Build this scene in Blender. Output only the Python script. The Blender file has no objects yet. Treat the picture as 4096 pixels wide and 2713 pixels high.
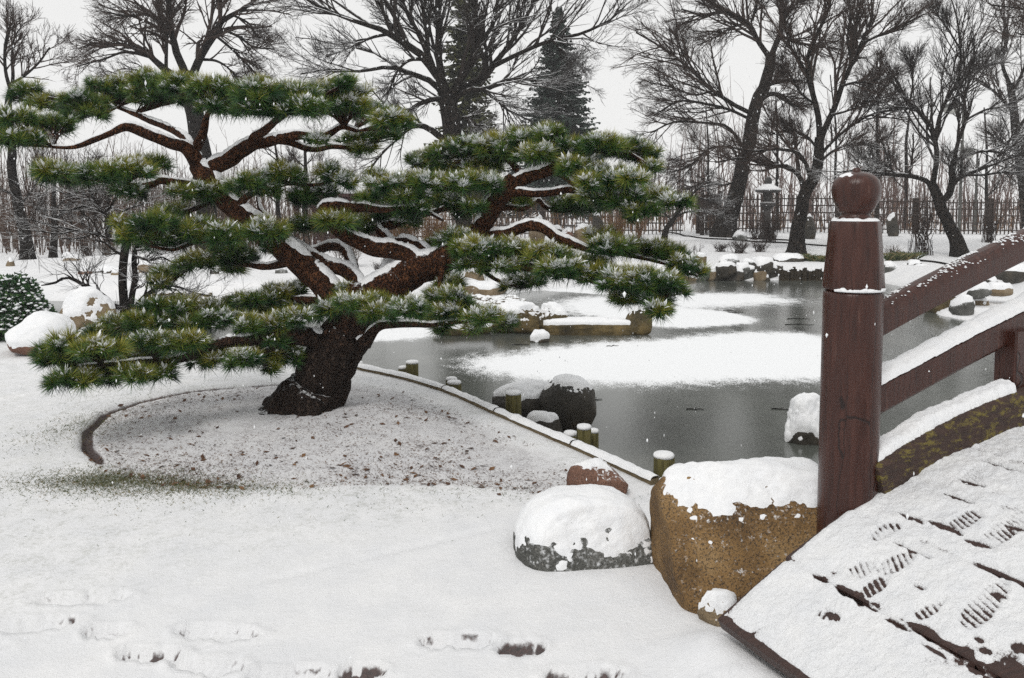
import bpy, math, random
import numpy as np
from mathutils import Vector

scene = bpy.context.scene
COL = scene.collection
rng = np.random.default_rng(7)

# ------------------------------------------------------------------ camera
EYE = 1.6
FPX = 3214.0                      # focal length in photograph pixels (4096 wide)
PITCH = math.radians(4.0)
VC = 813.0 + FPX * math.tan(PITCH)
cam_d = bpy.data.cameras.new('camera')
cam = bpy.data.objects.new('camera', cam_d)
COL.objects.link(cam)
cam.location = (0, 0, EYE)
cam.rotation_euler = (math.radians(90) - PITCH, 0, 0)
cam_d.sensor_width = 36.0
cam_d.lens = FPX / 4096 * 36.0
cam_d.shift_y = -(1356.5 - VC) / 4096
cam_d.clip_end = 2000
cam_d.clip_start = 0.05
scene.camera = cam

# ------------------------------------------------------------------ sky and light (overcast snowfall)
SUN_EL, SUN_AZ = math.radians(52), math.radians(205)
world = bpy.data.worlds.new('World')
scene.world = world
world.use_nodes = True
wn = world.node_tree
wn.nodes.clear()
w_out = wn.nodes.new('ShaderNodeOutputWorld')
w_bg = wn.nodes.new('ShaderNodeBackground')
w_sky = wn.nodes.new('ShaderNodeTexSky')
w_sky.sky_type = 'NISHITA'
w_sky.sun_disc = False
w_sky.sun_elevation = SUN_EL
w_sky.sun_rotation = SUN_AZ
w_hs = wn.nodes.new('ShaderNodeHueSaturation')
w_hs.inputs['Saturation'].default_value = 0.05
w_mix = wn.nodes.new('ShaderNodeMixRGB')
w_mix.inputs['Fac'].default_value = 0.88
w_mix.inputs['Color2'].default_value = (9.2, 9.2, 9.1, 1)      # flat cloud layer
w_bg.inputs['Strength'].default_value = 0.1
wn.links.new(w_sky.outputs[0], w_hs.inputs['Color'])
wn.links.new(w_hs.outputs[0], w_mix.inputs['Color1'])
wn.links.new(w_mix.outputs[0], w_bg.inputs['Color'])
wn.links.new(w_bg.outputs[0], w_out.inputs['Surface'])
sun_d = bpy.data.lights.new('sun', 'SUN')
sun_d.energy = 1.3
sun_d.angle = math.radians(18)
sun_d.color = (1.0, 0.97, 0.93)
sun = bpy.data.objects.new('sun', sun_d)
COL.objects.link(sun)
# sky rotation is measured clockwise from +Y
sdir = Vector((math.sin(SUN_AZ) * math.cos(SUN_EL), math.cos(SUN_AZ) * math.cos(SUN_EL), math.sin(SUN_EL)))
sun.rotation_euler = (-sdir).to_track_quat('-Z', 'Y').to_euler()
sun.location = sdir * 30
scene.view_settings.view_transform = 'Standard'
scene.view_settings.look = 'None'
scene.view_settings.gamma = 1.0
scene.view_settings.exposure = 0.0
scene.view_settings.use_curve_mapping = False
scene.cycles.max_bounces = 8
scene.cycles.diffuse_bounces = 4
scene.cycles.glossy_bounces = 2
scene.cycles.volume_bounces = 1
scene.cycles.use_denoising = False

# ------------------------------------------------------------------ measuring helpers
cp, sp = math.cos(PITCH), math.sin(PITCH)

def ray(u, v):
    xc = (u - 2048.0) / FPX
    yc = -(v - VC) / FPX
    return np.array([xc, cp + yc * sp, -sp + yc * cp])

def at(u, v, Y):
    """world point at depth Y seen at photo pixel u, v"""
    d = ray(u, v)
    return np.array([0, 0, EYE]) + d * (Y / d[1])

def onz(u, v, z):
    d = ray(u, v)
    return np.array([0, 0, EYE]) + d * ((z - EYE) / d[2])

# ------------------------------------------------------------------ noise
def _hash(ix, iy, iz, seed):
    h = (ix.astype(np.int64) * 374761393 + iy.astype(np.int64) * 668265263 + iz.astype(np.int64) * 2147483647 + seed * 974634777) & 0xFFFFFFFF
    h = ((h ^ (h >> 13)) * 1274126177) & 0xFFFFFFFF
    h = ((h ^ (h >> 16)) * 2246822519) & 0xFFFFFFFF
    return ((h ^ (h >> 15)) & 0xFFFFFF) / float(0xFFFFFF)

def vn(p, seed=0):
    p = np.asarray(p, float)
    i = np.floor(p)
    f = p - i
    u = f * f * (3 - 2 * f)
    r = 0
    for dx in (0, 1):
        wx = u[:, 0] if dx else 1 - u[:, 0]
        for dy in (0, 1):
            wy = u[:, 1] if dy else 1 - u[:, 1]
            for dz in (0, 1):
                wz = u[:, 2] if dz else 1 - u[:, 2]
                r = r + wx * wy * wz * _hash(i[:, 0] + dx, i[:, 1] + dy, i[:, 2] + dz, seed)
    return r

def fbm(p, oct=3, seed=0):
    a, s, t = 1.0, 0, 0
    p = np.asarray(p, float)
    for k in range(oct):
        s = s + a * (vn(p, seed + k * 17) - 0.5)
        t += a
        a *= 0.5
        p = p * 2.03
    return s / t * 2            # roughly -1..1

def sstep(a, b, x):
    t = np.clip((np.asarray(x, float) - a) / (b - a), 0, 1)
    return t * t * (3 - 2 * t)

def unit(v):
    v = np.asarray(v, float)
    return v / np.maximum(np.linalg.norm(v, axis=-1, keepdims=True), 1e-9)

# ------------------------------------------------------------------ objects
def tag(o, label=None, cat=None, group=None, kind=None):
    if label: o['label'] = label
    if cat: o['category'] = cat
    if group: o['group'] = group
    if kind: o['kind'] = kind
    return o

def empty(name, loc, label=None, cat=None, group=None):
    o = bpy.data.objects.new(name, None)
    o.location = tuple(float(c) for c in loc)
    o.empty_display_size = 0.1
    COL.objects.link(o)
    return tag(o, label, cat, group)

def mesh_data(name, V, polys, smooth=True, attrs=None):
    V = np.asarray(V, np.float32).reshape(-1, 3)
    if not isinstance(polys, (list, tuple)):
        polys = [polys]
    polys = [np.asarray(p, np.int32) for p in polys if len(p)]
    me = bpy.data.meshes.new(name)
    me.vertices.add(len(V))
    me.vertices.foreach_set('co', V.ravel())
    nl = sum(p.size for p in polys)
    nf = sum(len(p) for p in polys)
    me.loops.add(nl)
    me.polygons.add(nf)
    me.loops.foreach_set('vertex_index', np.concatenate([p.ravel() for p in polys]))
    tot = np.concatenate([np.full(len(p), p.shape[1], np.int32) for p in polys])
    me.polygons.foreach_set('loop_start', np.concatenate([[0], np.cumsum(tot)[:-1]]).astype(np.int32))
    me.polygons.foreach_set('loop_total', tot)
    me.polygons.foreach_set('use_smooth', np.full(nf, bool(smooth)))
    for k, a in (attrs or {}).items():
        at_ = me.attributes.new(k, 'FLOAT', 'POINT')
        at_.data.foreach_set('value', np.asarray(a, np.float32).ravel())
    me.update(calc_edges=True)
    return me

def mesh_obj(name, V, polys, mat, parent=None, smooth=True, attrs=None, origin=None):
    """V is in world space; an object with a parent Empty is stored relative to it"""
    V = np.asarray(V, float).reshape(-1, 3)
    if parent is not None:
        q, off = parent, np.zeros(3)
        while q is not None:
            off = off + np.array(q.location)
            q = q.parent
        V = V - off
    elif origin is not None:
        V = V - np.asarray(origin, float)
    me = mesh_data(name, V, polys, smooth, attrs)
    me.materials.append(mat)
    o = bpy.data.objects.new(name, me)
    if parent is not None:
        o.parent = parent
    elif origin is not None:
        o.location = tuple(float(c) for c in origin)
    COL.objects.link(o)
    return o

class MB:
    """collects pieces of one mesh"""
    def __init__(self):
        self.V, self.P, self.n, self.A = [], {}, 0, []
    def add(self, V, polys, a=None):
        V = np.asarray(V, float).reshape(-1, 3)
        if not isinstance(polys, (list, tuple)):
            polys = [polys]
        for p in polys:
            p = np.asarray(p, int)
            if len(p):
                self.P.setdefault(p.shape[1], []).append(p + self.n)
        self.V.append(V)
        self.A.append(np.zeros(len(V)) if a is None else np.broadcast_to(np.asarray(a, float), (len(V),)))
        self.n += len(V)
        return self
    def build(self, name, mat, parent=None, smooth=True, attr=None, origin=None):
        polys = [np.concatenate(p) for p in self.P.values()]
        return mesh_obj(name, np.concatenate(self.V), polys, mat, parent, smooth,
                        {attr: np.concatenate(self.A)} if attr else None, origin)

BOXQ = np.array([[0, 3, 2, 1], [4, 5, 6, 7], [0, 1, 5, 4], [1, 2, 6, 5], [2, 3, 7, 6], [3, 0, 4, 7]])

def frame_box(c, ax, ay, az, sx, sy, sz, bev=0.0):
    """box of full sizes sx, sy, sz on axes ax, ay, az, optionally with chamfered long edges"""
    c, ax, ay, az = (np.asarray(q, float) for q in (c, ax, ay, az))
    if bev <= 0:
        s = np.array([[-1, -1, -1], [1, -1, -1], [1, 1, -1], [-1, 1, -1], [-1, -1, 1], [1, -1, 1], [1, 1, 1], [-1, 1, 1]]) * 0.5
        return c + s[:, :1] * sx * ax + s[:, 1:2] * sy * ay + s[:, 2:] * sz * az, [BOXQ]
    hy, hz, b = sy / 2, sz / 2, bev
    prof = [(-hy + b, -hz), (hy - b, -hz), (hy, -hz + b), (hy, hz - b), (hy - b, hz), (-hy + b, hz), (-hy, hz - b), (-hy, -hz + b)]
    V = []
    for x in (-sx / 2, sx / 2):
        for (y, z) in prof:
            V.append(c + x * ax + y * ay + z * az)
    q = [[i, (i + 1) % 8, 8 + (i + 1) % 8, 8 + i] for i in range(8)]
    return np.array(V), [np.array(q), np.array([[7, 6, 5, 4, 3, 2, 1, 0], [8, 9, 10, 11, 12, 13, 14, 15]])]

X3, Y3, Z3 = np.eye(3)

def resample(P, n):
    P = np.asarray(P, float)
    d = np.concatenate([[0], np.cumsum(np.linalg.norm(np.diff(P[:, :3], axis=0), axis=1))])
    # Catmull-Rom through the points
    t = np.linspace(0, d[-1], n)
    out = np.empty((n, P.shape[1]))
    tang = np.gradient(P, d, axis=0) if len(P) > 2 else np.repeat((P[1:] - P[:1]) / d[-1], 2, 0)
    k = np.clip(np.searchsorted(d, t, side='right') - 1, 0, len(d) - 2)
    h = (d[k + 1] - d[k])[:, None]
    s = ((t - d[k]) / (d[k + 1] - d[k]))[:, None]
    out = ((2 * s**3 - 3 * s**2 + 1) * P[k] + (s**3 - 2 * s**2 + s) * h * tang[k]
           + (-2 * s**3 + 3 * s**2) * P[k + 1] + (s**3 - s**2) * h * tang[k + 1])
    return out

def tube_frames(P):
    """P (M,K,3): tangents and two stable normals; n points as far up as it can"""
    T = unit(np.gradient(P, axis=1))
    up = np.zeros_like(T); up[..., 2] = 1
    alt = np.zeros_like(T); alt[..., 0] = 1
    n = up - T * np.sum(T * up, -1, keepdims=True)
    ln = np.linalg.norm(n, axis=-1, keepdims=True)
    n2 = alt - T * np.sum(T * alt, -1, keepdims=True)
    n = np.where(ln < 0.25, n2, n)
    n = unit(n)
    return T, n, unit(np.cross(T, n))

def tubes(P, R, sides, cap=False):
    """M tubes of K rings in one go -> V, quads"""
    P = np.asarray(P, float); R = np.asarray(R, float)
    if P.ndim == 2:
        P, R = P[None], R[None]
    M, K, _ = P.shape
    T = unit(np.gradient(P, axis=1))
    # one reference per tube keeps the rings from twisting
    mean = unit(P[:, -1] - P[:, 0])
    ref = np.where(np.abs(mean[:, 2:3]) > 0.8, np.array([[1.0, 0.3, 0]]), np.array([[0, 0, 1.0]]))[:, None, :]
    n = unit(ref - T * np.sum(T * ref, -1, keepdims=True))
    b = np.cross(T, n)
    a = np.linspace(0, 2 * np.pi, sides, endpoint=False)
    V = P[:, :, None, :] + R[:, :, None, None] * (np.cos(a)[None, None, :, None] * n[:, :, None, :] + np.sin(a)[None, None, :, None] * b[:, :, None, :])
    idx = np.arange(M * K * sides).reshape(M, K, sides)
    q = np.stack([idx[:, :-1], np.roll(idx, -1, 2)[:, :-1], np.roll(idx, -1, 2)[:, 1:], idx[:, 1:]], -1).reshape(-1, 4)
    polys = [q]
    if cap:
        polys.append(idx[:, -1, :].reshape(M, sides))
        polys.append(idx[:, 0, ::-1].reshape(M, sides))
    return V.reshape(-1, 3), polys

def lathe(prof, sides, c=(0, 0, 0)):
    """profile of (r, z) turned about the vertical through c"""
    a = np.linspace(0, 2 * np.pi, sides, endpoint=False)
    V = np.array([[r * math.cos(t) + c[0], r * math.sin(t) + c[1], z + c[2]] for (r, z) in prof for t in a])
    K = len(prof)
    i = np.arange(K * sides).reshape(K, sides)
    q = np.stack([i[:-1], np.roll(i, -1, 1)[:-1], np.roll(i, -1, 1)[1:], i[1:]], -1).reshape(-1, 4)
    return V, [q, i[-1][None, :], i[0][::-1][None, :]]

_ICO = {}
def ico(sub):
    if sub in _ICO:
        return _ICO[sub]
    import bmesh
    bm = bmesh.new()
    bmesh.ops.create_icosphere(bm, subdivisions=sub, radius=1.0)
    V = np.array([v.co[:] for v in bm.verts]); F = np.array([[v.index for v in f.verts] for f in bm.faces])
    bm.free()
    _ICO[sub] = (V, F)
    return V, F

def vert_normals(V, F):
    n = np.cross(V[F[:, 1]] - V[F[:, 0]], V[F[:, 2]] - V[F[:, 0]])
    N = np.zeros_like(V)
    for k in range(3):
        np.add.at(N, F[:, k], n)
    return unit(N)

# ------------------------------------------------------------------ materials
def new_mat(name):
    m = bpy.data.materials.new(name)
    m.use_nodes = True
    nt = m.node_tree
    b = nt.nodes['Principled BSDF']
    return m, nt, b

def node(nt, t, **kw):
    n = nt.nodes.new(t)
    for k, v in kw.items():
        if hasattr(n, k):
            setattr(n, k, v)
    return n

def noise_n(nt, scale, detail=4, rough=0.6, coord='Object', vec=None, dist=0.0):
    tc = node(nt, 'ShaderNodeTexCoord')
    n = node(nt, 'ShaderNodeTexNoise')
    n.inputs['Scale'].default_value = scale
    n.inputs['Detail'].default_value = detail
    n.inputs['Roughness'].default_value = rough
    n.inputs['Distortion'].default_value = dist
    nt.links.new(vec if vec is not None else tc.outputs[coord], n.inputs['Vector'])
    return n.outputs['Fac']

def mapping(nt, scale, coord='Object', rot=(0, 0, 0)):
    tc = node(nt, 'ShaderNodeTexCoord')
    mp = node(nt, 'ShaderNodeMapping')
    mp.inputs['Scale'].default_value = scale
    mp.inputs['Rotation'].default_value = rot
    nt.links.new(tc.outputs[coord], mp.inputs['Vector'])
    return mp.outputs[0]

def ramp(nt, fac, stops):
    r = node(nt, 'ShaderNodeValToRGB')
    e = r.color_ramp.elements
    while len(e) < len(stops):
        e.new(0.5)
    for k, (p, c) in enumerate(stops):
        e[k].position = p
        e[k].color = (*c, 1) if not np.isscalar(c) else (c, c, c, 1)
    nt.links.new(fac, r.inputs['Fac'])
    return r.outputs['Color']

def mathn(nt, op, a, b=None, c=None):
    n = node(nt, 'ShaderNodeMath', operation=op)
    for k, x in enumerate((a, b, c)):
        if x is None: continue
        if isinstance(x, (int, float)):
            n.inputs[k].default_value = x
        else:
            nt.links.new(x, n.inputs[k])
    return n.outputs[0]

def mrange(nt, x, a, b, lo=0.0, hi=1.0, smooth=True):
    n = node(nt, 'ShaderNodeMapRange')
    n.interpolation_type = 'SMOOTHSTEP' if smooth else 'LINEAR'
    nt.links.new(x, n.inputs['Value'])
    n.inputs['From Min'].default_value = a
    n.inputs['From Max'].default_value = b
    n.inputs['To Min'].default_value = lo
    n.inputs['To Max'].default_value = hi
    return n.outputs['Result']

def mixc(nt, fac, a, b):
    n = node(nt, 'ShaderNodeMixRGB')
    for k, x in (('Fac', fac), ('Color1', a), ('Color2', b)):
        if isinstance(x, (int, float)):
            n.inputs[k].default_value = x
        elif isinstance(x, (tuple, list)):
            n.inputs[k].default_value = (*x[:3], 1)
        else:
            nt.links.new(x, n.inputs[k])
    return n.outputs[0]

def bump(nt, b, h, strength=0.5, dist=0.02):
    n = node(nt, 'ShaderNodeBump')
    n.inputs['Strength'].default_value = strength
    n.inputs['Distance'].default_value = dist
    nt.links.new(h, n.inputs['Height'])
    nt.links.new(n.outputs[0], b.inputs['Normal'])

def attr(nt, name):
    a = node(nt, 'ShaderNodeAttribute')
    a.attribute_name = name
    return a.outputs['Fac']

SNOW_C = (0.83, 0.845, 0.86)

def snow_on_top(nt, col, lo, hi, scale=30.0, amp=0.5):
    """snow that has settled where the surface faces up, broken by noise"""
    g = node(nt, 'ShaderNodeNewGeometry')
    s = node(nt, 'ShaderNodeSeparateXYZ')
    nt.links.new(g.outputs['Normal'], s.inputs[0])
    n = noise_n(nt, scale, 3, 0.6)
    x = mathn(nt, 'MULTIPLY_ADD', mathn(nt, 'SUBTRACT', n, 0.5), amp * 2, s.outputs['Z'])
    f = mrange(nt, x, lo, hi)
    return mixc(nt, f, col, SNOW_C), f

def m_plain(name, stops, scale=8, rough=0.8, bstr=0.3, bdist=0.01, detail=5, snow=None, spec=0.3, vecscale=None):
    m, nt, b = new_mat(name)
    v = mapping(nt, vecscale) if vecscale else None
    f = noise_n(nt, scale, detail, 0.65, vec=v)
    c = ramp(nt, f, stops)
    if snow:
        c, sf = snow_on_top(nt, c, *snow)
    nt.links.new(c, b.inputs['Base Color'])
    b.inputs['Roughness'].default_value = rough
    b.inputs['Specular IOR Level'].default_value = spec
    if bstr:
        bump(nt, b, noise_n(nt, scale * 3, 4, 0.7, vec=v), bstr, bdist)
    return m

def m_snow(name='snow'):
    m, nt, b = new_mat(name)
    f = noise_n(nt, 9.0, 5, 0.7)
    nt.links.new(ramp(nt, f, [(0.3, (0.80, 0.815, 0.84)), (0.7, (0.87, 0.875, 0.88))]), b.inputs['Base Color'])
    b.inputs['Roughness'].default_value = 0.7
    b.inputs['Specular IOR Level'].default_value = 0.2
    bump(nt, b, mathn(nt, 'MULTIPLY_ADD', noise_n(nt, 40.0, 4, 0.75), 1.2, noise_n(nt, 150.0, 3, 0.75)), 0.6, 0.007)
    return m
M = {}
M['snow'] = m_snow()

def m_rock(name, stops, scale=14, speck=(0.02, 0.02, 0.02), speck_amt=0.5, rough=0.85, dust=(0.75, 1.1)):
    m, nt, b = new_mat(name)
    big = noise_n(nt, 3.5, 5, 0.6)
    c = ramp(nt, big, stops)
    fine = noise_n(nt, scale * 9, 3, 0.75)
    c = mixc(nt, mrange(nt, fine, 0.48, 0.62, 0, speck_amt), c, speck)
    pale = noise_n(nt, scale * 6, 2, 0.6)
    c = mixc(nt, mrange(nt, pale, 0.62, 0.72, 0, 0.25), c, (0.5, 0.47, 0.42))
    # dark weather stains and a dusting of powder snow on ledges
    st = noise_n(nt, 5.0, 6, 0.75, dist=0.6)
    c = mixc(nt, mrange(nt, st, 0.55, 0.70, 0, 0.55), c, tuple(0.45 * q for q in stops[0][1]))
    c, _ = snow_on_top(nt, c, dust[0], dust[1], 55.0, 0.75)
    nt.links.new(c, b.inputs['Base Color'])
    b.inputs['Roughness'].default_value = rough
    b.inputs['Specular IOR Level'].default_value = 0.25
    h = mathn(nt, 'MULTIPLY_ADD', fine, 0.35, noise_n(nt, scale, 6, 0.7))
    bump(nt, b, h, 0.7, 0.02)
    return m
M['rock_gold'] = m_rock('gold_granite', [(0.3, (0.08, 0.045, 0.02)), (0.5, (0.22, 0.13, 0.052)), (0.68, (0.32, 0.21, 0.10))], speck_amt=0.8)
M['rock_red'] = m_rock('red_granite', [(0.3, (0.11, 0.055, 0.04)), (0.6, (0.24, 0.13, 0.09)), (0.75, (0.30, 0.2, 0.14))], speck_amt=0.6)
M['rock_grey'] = m_rock('grey_granite', dust=(0.25, 0.8), stops=[(0.3, (0.05, 0.052, 0.046)), (0.6, (0.13, 0.13, 0.12)), (0.75, (0.24, 0.235, 0.22))], speck_amt=0.7)
M['rock_dark'] = m_rock('wet_dark_stone', [(0.3, (0.022, 0.021, 0.018)), (0.6, (0.06, 0.052, 0.04)), (0.78, (0.15, 0.105, 0.06))], speck_amt=0.5, rough=0.6)
M['rock_tan'] = m_rock('tan_stone', [(0.3, (0.12, 0.085, 0.05)), (0.55, (0.24, 0.18, 0.11)), (0.75, (0.34, 0.28, 0.2))], speck_amt=0.4)
M['rock_moss'] = m_rock('mossy_gold_stone', [(0.3, (0.03, 0.026, 0.016)), (0.5, (0.10, 0.075, 0.032)), (0.7, (0.21, 0.15, 0.06))], speck_amt=0.6)

def m_bark(name, dark, mid, light, scale=22, snow=None, zfade=None, bd=0.03, stretch=(1, 1, 1)):
    m, nt, b = new_mat(name)
    tc_o = mapping(nt, stretch)
    vo = node(nt, 'ShaderNodeTexVoronoi')
    vo.feature = 'DISTANCE_TO_EDGE'
    vo.inputs['Scale'].default_value = scale
    nz = node(nt, 'ShaderNodeTexNoise'); nz.inputs['Scale'].default_value = scale * 0.6; nz.inputs['Detail'].default_value = 4
    nt.links.new(tc_o, nz.inputs['Vector'])
    mx = node(nt, 'ShaderNodeMixRGB'); mx.inputs['Fac'].default_value = 0.12
    nt.links.new(tc_o, mx.inputs['Color1']); nt.links.new(nz.outputs['Color'], mx.inputs['Color2'])
    nt.links.new(mx.outputs[0], vo.inputs['Vector'])
    crack = mrange(nt, vo.outputs['Distance'], 0.0, 0.16)
    n = noise_n(nt, scale * 0.5, 5, 0.7)
    c = ramp(nt, n, [(0.3, dark), (0.52, mid), (0.72, light)])
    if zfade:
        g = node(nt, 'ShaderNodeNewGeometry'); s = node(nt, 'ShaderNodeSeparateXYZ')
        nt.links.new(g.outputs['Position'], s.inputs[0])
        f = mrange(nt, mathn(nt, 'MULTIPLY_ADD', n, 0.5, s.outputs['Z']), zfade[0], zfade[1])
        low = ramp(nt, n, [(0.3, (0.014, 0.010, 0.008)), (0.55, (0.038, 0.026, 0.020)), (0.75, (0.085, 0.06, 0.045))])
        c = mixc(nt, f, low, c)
    c = mixc(nt, mathn(nt, 'SUBTRACT', 1.0, crack), c, tuple(0.35 * q for q in dark))
    if snow:
        c, _ = snow_on_top(nt, c, *snow)
    nt.links.new(c, b.inputs['Base Color'])
    b.inputs['Roughness'].default_value = 0.9
    b.inputs['Specular IOR Level'].default_value = 0.15
    h = mathn(nt, 'MULTIPLY_ADD', n, 0.6, crack)
    bump(nt, b, h, 0.8, bd)
    return m
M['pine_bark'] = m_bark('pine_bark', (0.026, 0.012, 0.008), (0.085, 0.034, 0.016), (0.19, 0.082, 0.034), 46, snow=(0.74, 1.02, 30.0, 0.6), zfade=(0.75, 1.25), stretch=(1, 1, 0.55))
M['bark'] = m_bark('dark_bark', (0.010, 0.008, 0.007), (0.024, 0.019, 0.016), (0.055, 0.044, 0.036), 12, snow=(0.78, 1.05, 7.0, 0.55))
M['bark_bare'] = m_bark('black_bark', (0.009, 0.007, 0.0065), (0.018, 0.015, 0.013), (0.036, 0.03, 0.026), 12, snow=(1.0, 1.3, 6.0, 0.5))
M['twig'] = m_plain('twig_bark', [(0.3, (0.018, 0.012, 0.010)), (0.7, (0.062, 0.040, 0.031))], 4, 0.9, 0, snow=(1.05, 1.35, 5.0, 0.5))
M['twig_snowy'] = m_plain('snow_lined_twig', [(0.3, (0.012, 0.009, 0.008)), (0.7, (0.034, 0.025, 0.021))], 4, 0.9, 0, snow=(0.62, 0.9, 8.0, 0.5))
M['twig_brown'] = m_plain('brown_twig', [(0.3, (0.06, 0.04, 0.028)), (0.7, (0.14, 0.10, 0.07))], 2, 0.9, 0, snow=(0.80, 1.1, 5.0, 0.4))
M['twig_rust'] = m_plain('rust_stems', [(0.3, (0.13, 0.065, 0.03)), (0.7, (0.28, 0.16, 0.075))], 3, 0.9, 0, snow=(0.85, 1.2, 5.0, 0.4))
# ------------------------------------------------------------------ pond outline and the lie of the land
WZ = -0.40
NEAR = [(2625, 1938), (2460, 1862), (2300, 1790), (2140, 1722), (1990, 1655), (1880, 1605), (1780, 1563), (1630, 1518), (1450, 1478),
        (1300, 1442), (1100, 1395), (850, 1345), (500, 1300), (100, 1275), (-700, 1262)]
near_w = [onz(u, v, 0.0)[:2] for u, v in NEAR]
FAR = [(-900, 1196), (100, 1203), (330, 1205), (600, 1205), (900, 1212), (1250, 1235), (1500, 1262), (1700, 1300), (1830, 1320),
       (2080, 1326), (2330, 1326), (2575, 1320), (2580, 1306), (2400, 1292), (2190, 1282), (2090, 1262), (2110, 1235), (2090, 1205),
       (2030, 1185), (2080, 1168), (2200, 1160), (2290, 1152), (2330, 1135), (2400, 1125), (2500, 1122), (2750, 1122), (3000, 1122), (3300, 1122),
       (3500, 1125), (3620, 1150), (3690, 1205), (3760, 1262), (3900, 1290), (4150, 1330)]
far_w = [onz(u, v, WZ)[:2] for u, v in FAR]
# the right bank comes round under the bridge, and the near bank closes behind the big boulder
pond = np.array(near_w + [np.array([-16.0, 11.8]), np.array([-30.0, 13.0]), np.array([-30.0, 17.5])] + far_w
                + [np.array([9.0, 10.2]), np.array([10.5, 8.0]), np.array([8.5, 6.6]), np.array([5.0, 5.2]), np.array([3.0, 4.3]),
                   np.array([1.9, 3.75]), np.array([1.35, 3.95])])

def poly_sd(x, y, poly):
    """signed distance, positive outside"""
    d = np.full(x.shape, 1e9)
    ins = np.zeros(x.shape, bool)
    n = len(poly)
    for i in range(n):
        a, b = poly[i], poly[(i + 1) % n]
        ex, ey = b[0] - a[0], b[1] - a[1]
        t = np.clip(((x - a[0]) * ex + (y - a[1]) * ey) / (ex * ex + ey * ey + 1e-12), 0, 1)
        d = np.minimum(d, np.hypot(x - a[0] - t * ex, y - a[1] - t * ey))
        if abs(ey) > 1e-12:
            c = ((a[1] > y) != (b[1] > y)) & (x < ex * (y - a[1]) / ey + a[0])
            ins ^= c
    return np.where(ins, -d, d)

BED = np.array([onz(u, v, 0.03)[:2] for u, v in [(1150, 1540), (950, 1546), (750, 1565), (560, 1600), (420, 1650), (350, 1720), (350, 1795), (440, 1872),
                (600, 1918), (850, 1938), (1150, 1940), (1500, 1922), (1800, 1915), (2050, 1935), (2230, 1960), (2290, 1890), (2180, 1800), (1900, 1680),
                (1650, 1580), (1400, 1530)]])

def fp_frame(u, v, ang):
    p = onz(u, v, 0.0)
    return p[0], p[1], math.radians(ang)
# footprints on the path: pixel centre, heading, length scale, soil showing
PRINTS = [fp_frame(330, 2392, 5) + (1.25, 0.25), fp_frame(110, 2500, 8) + (1.2, 0.25), fp_frame(425, 2523, 0) + (0.6, 0.35),
          fp_frame(870, 2530, -6) + (1.05, 0.15), fp_frame(600, 2618, -4) + (0.8, 0.75), fp_frame(830, 2660, -8) + (0.9, 0.3), fp_frame(1445, 2690, 4) + (0.55, 1.0),
          fp_frame(1830, 2562, 2) + (0.95, 0.25), fp_frame(2085, 2592, 6) + (0.6, 1.0), fp_frame(1150, 2700, 4) + (1.0, 0.3), fp_frame(2340, 2700, 2) + (0.9, 0.8),
          fp_frame(-160, 2600, 10) + (1.0, 0.4), fp_frame(2750, 2830, 20) + (1.0, 0.6)]

def path_line(x, y):
    a, b = onz(950, 2350, 0)[:2], onz(2150, 2075, 0)[:2]
    e = (b - a) / np.linalg.norm(b - a)
    return (x - a[0]) * (-e[1]) + (y - a[1]) * e[0], (x - a[0]) * e[0] + (y - a[1]) * e[1]

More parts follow.
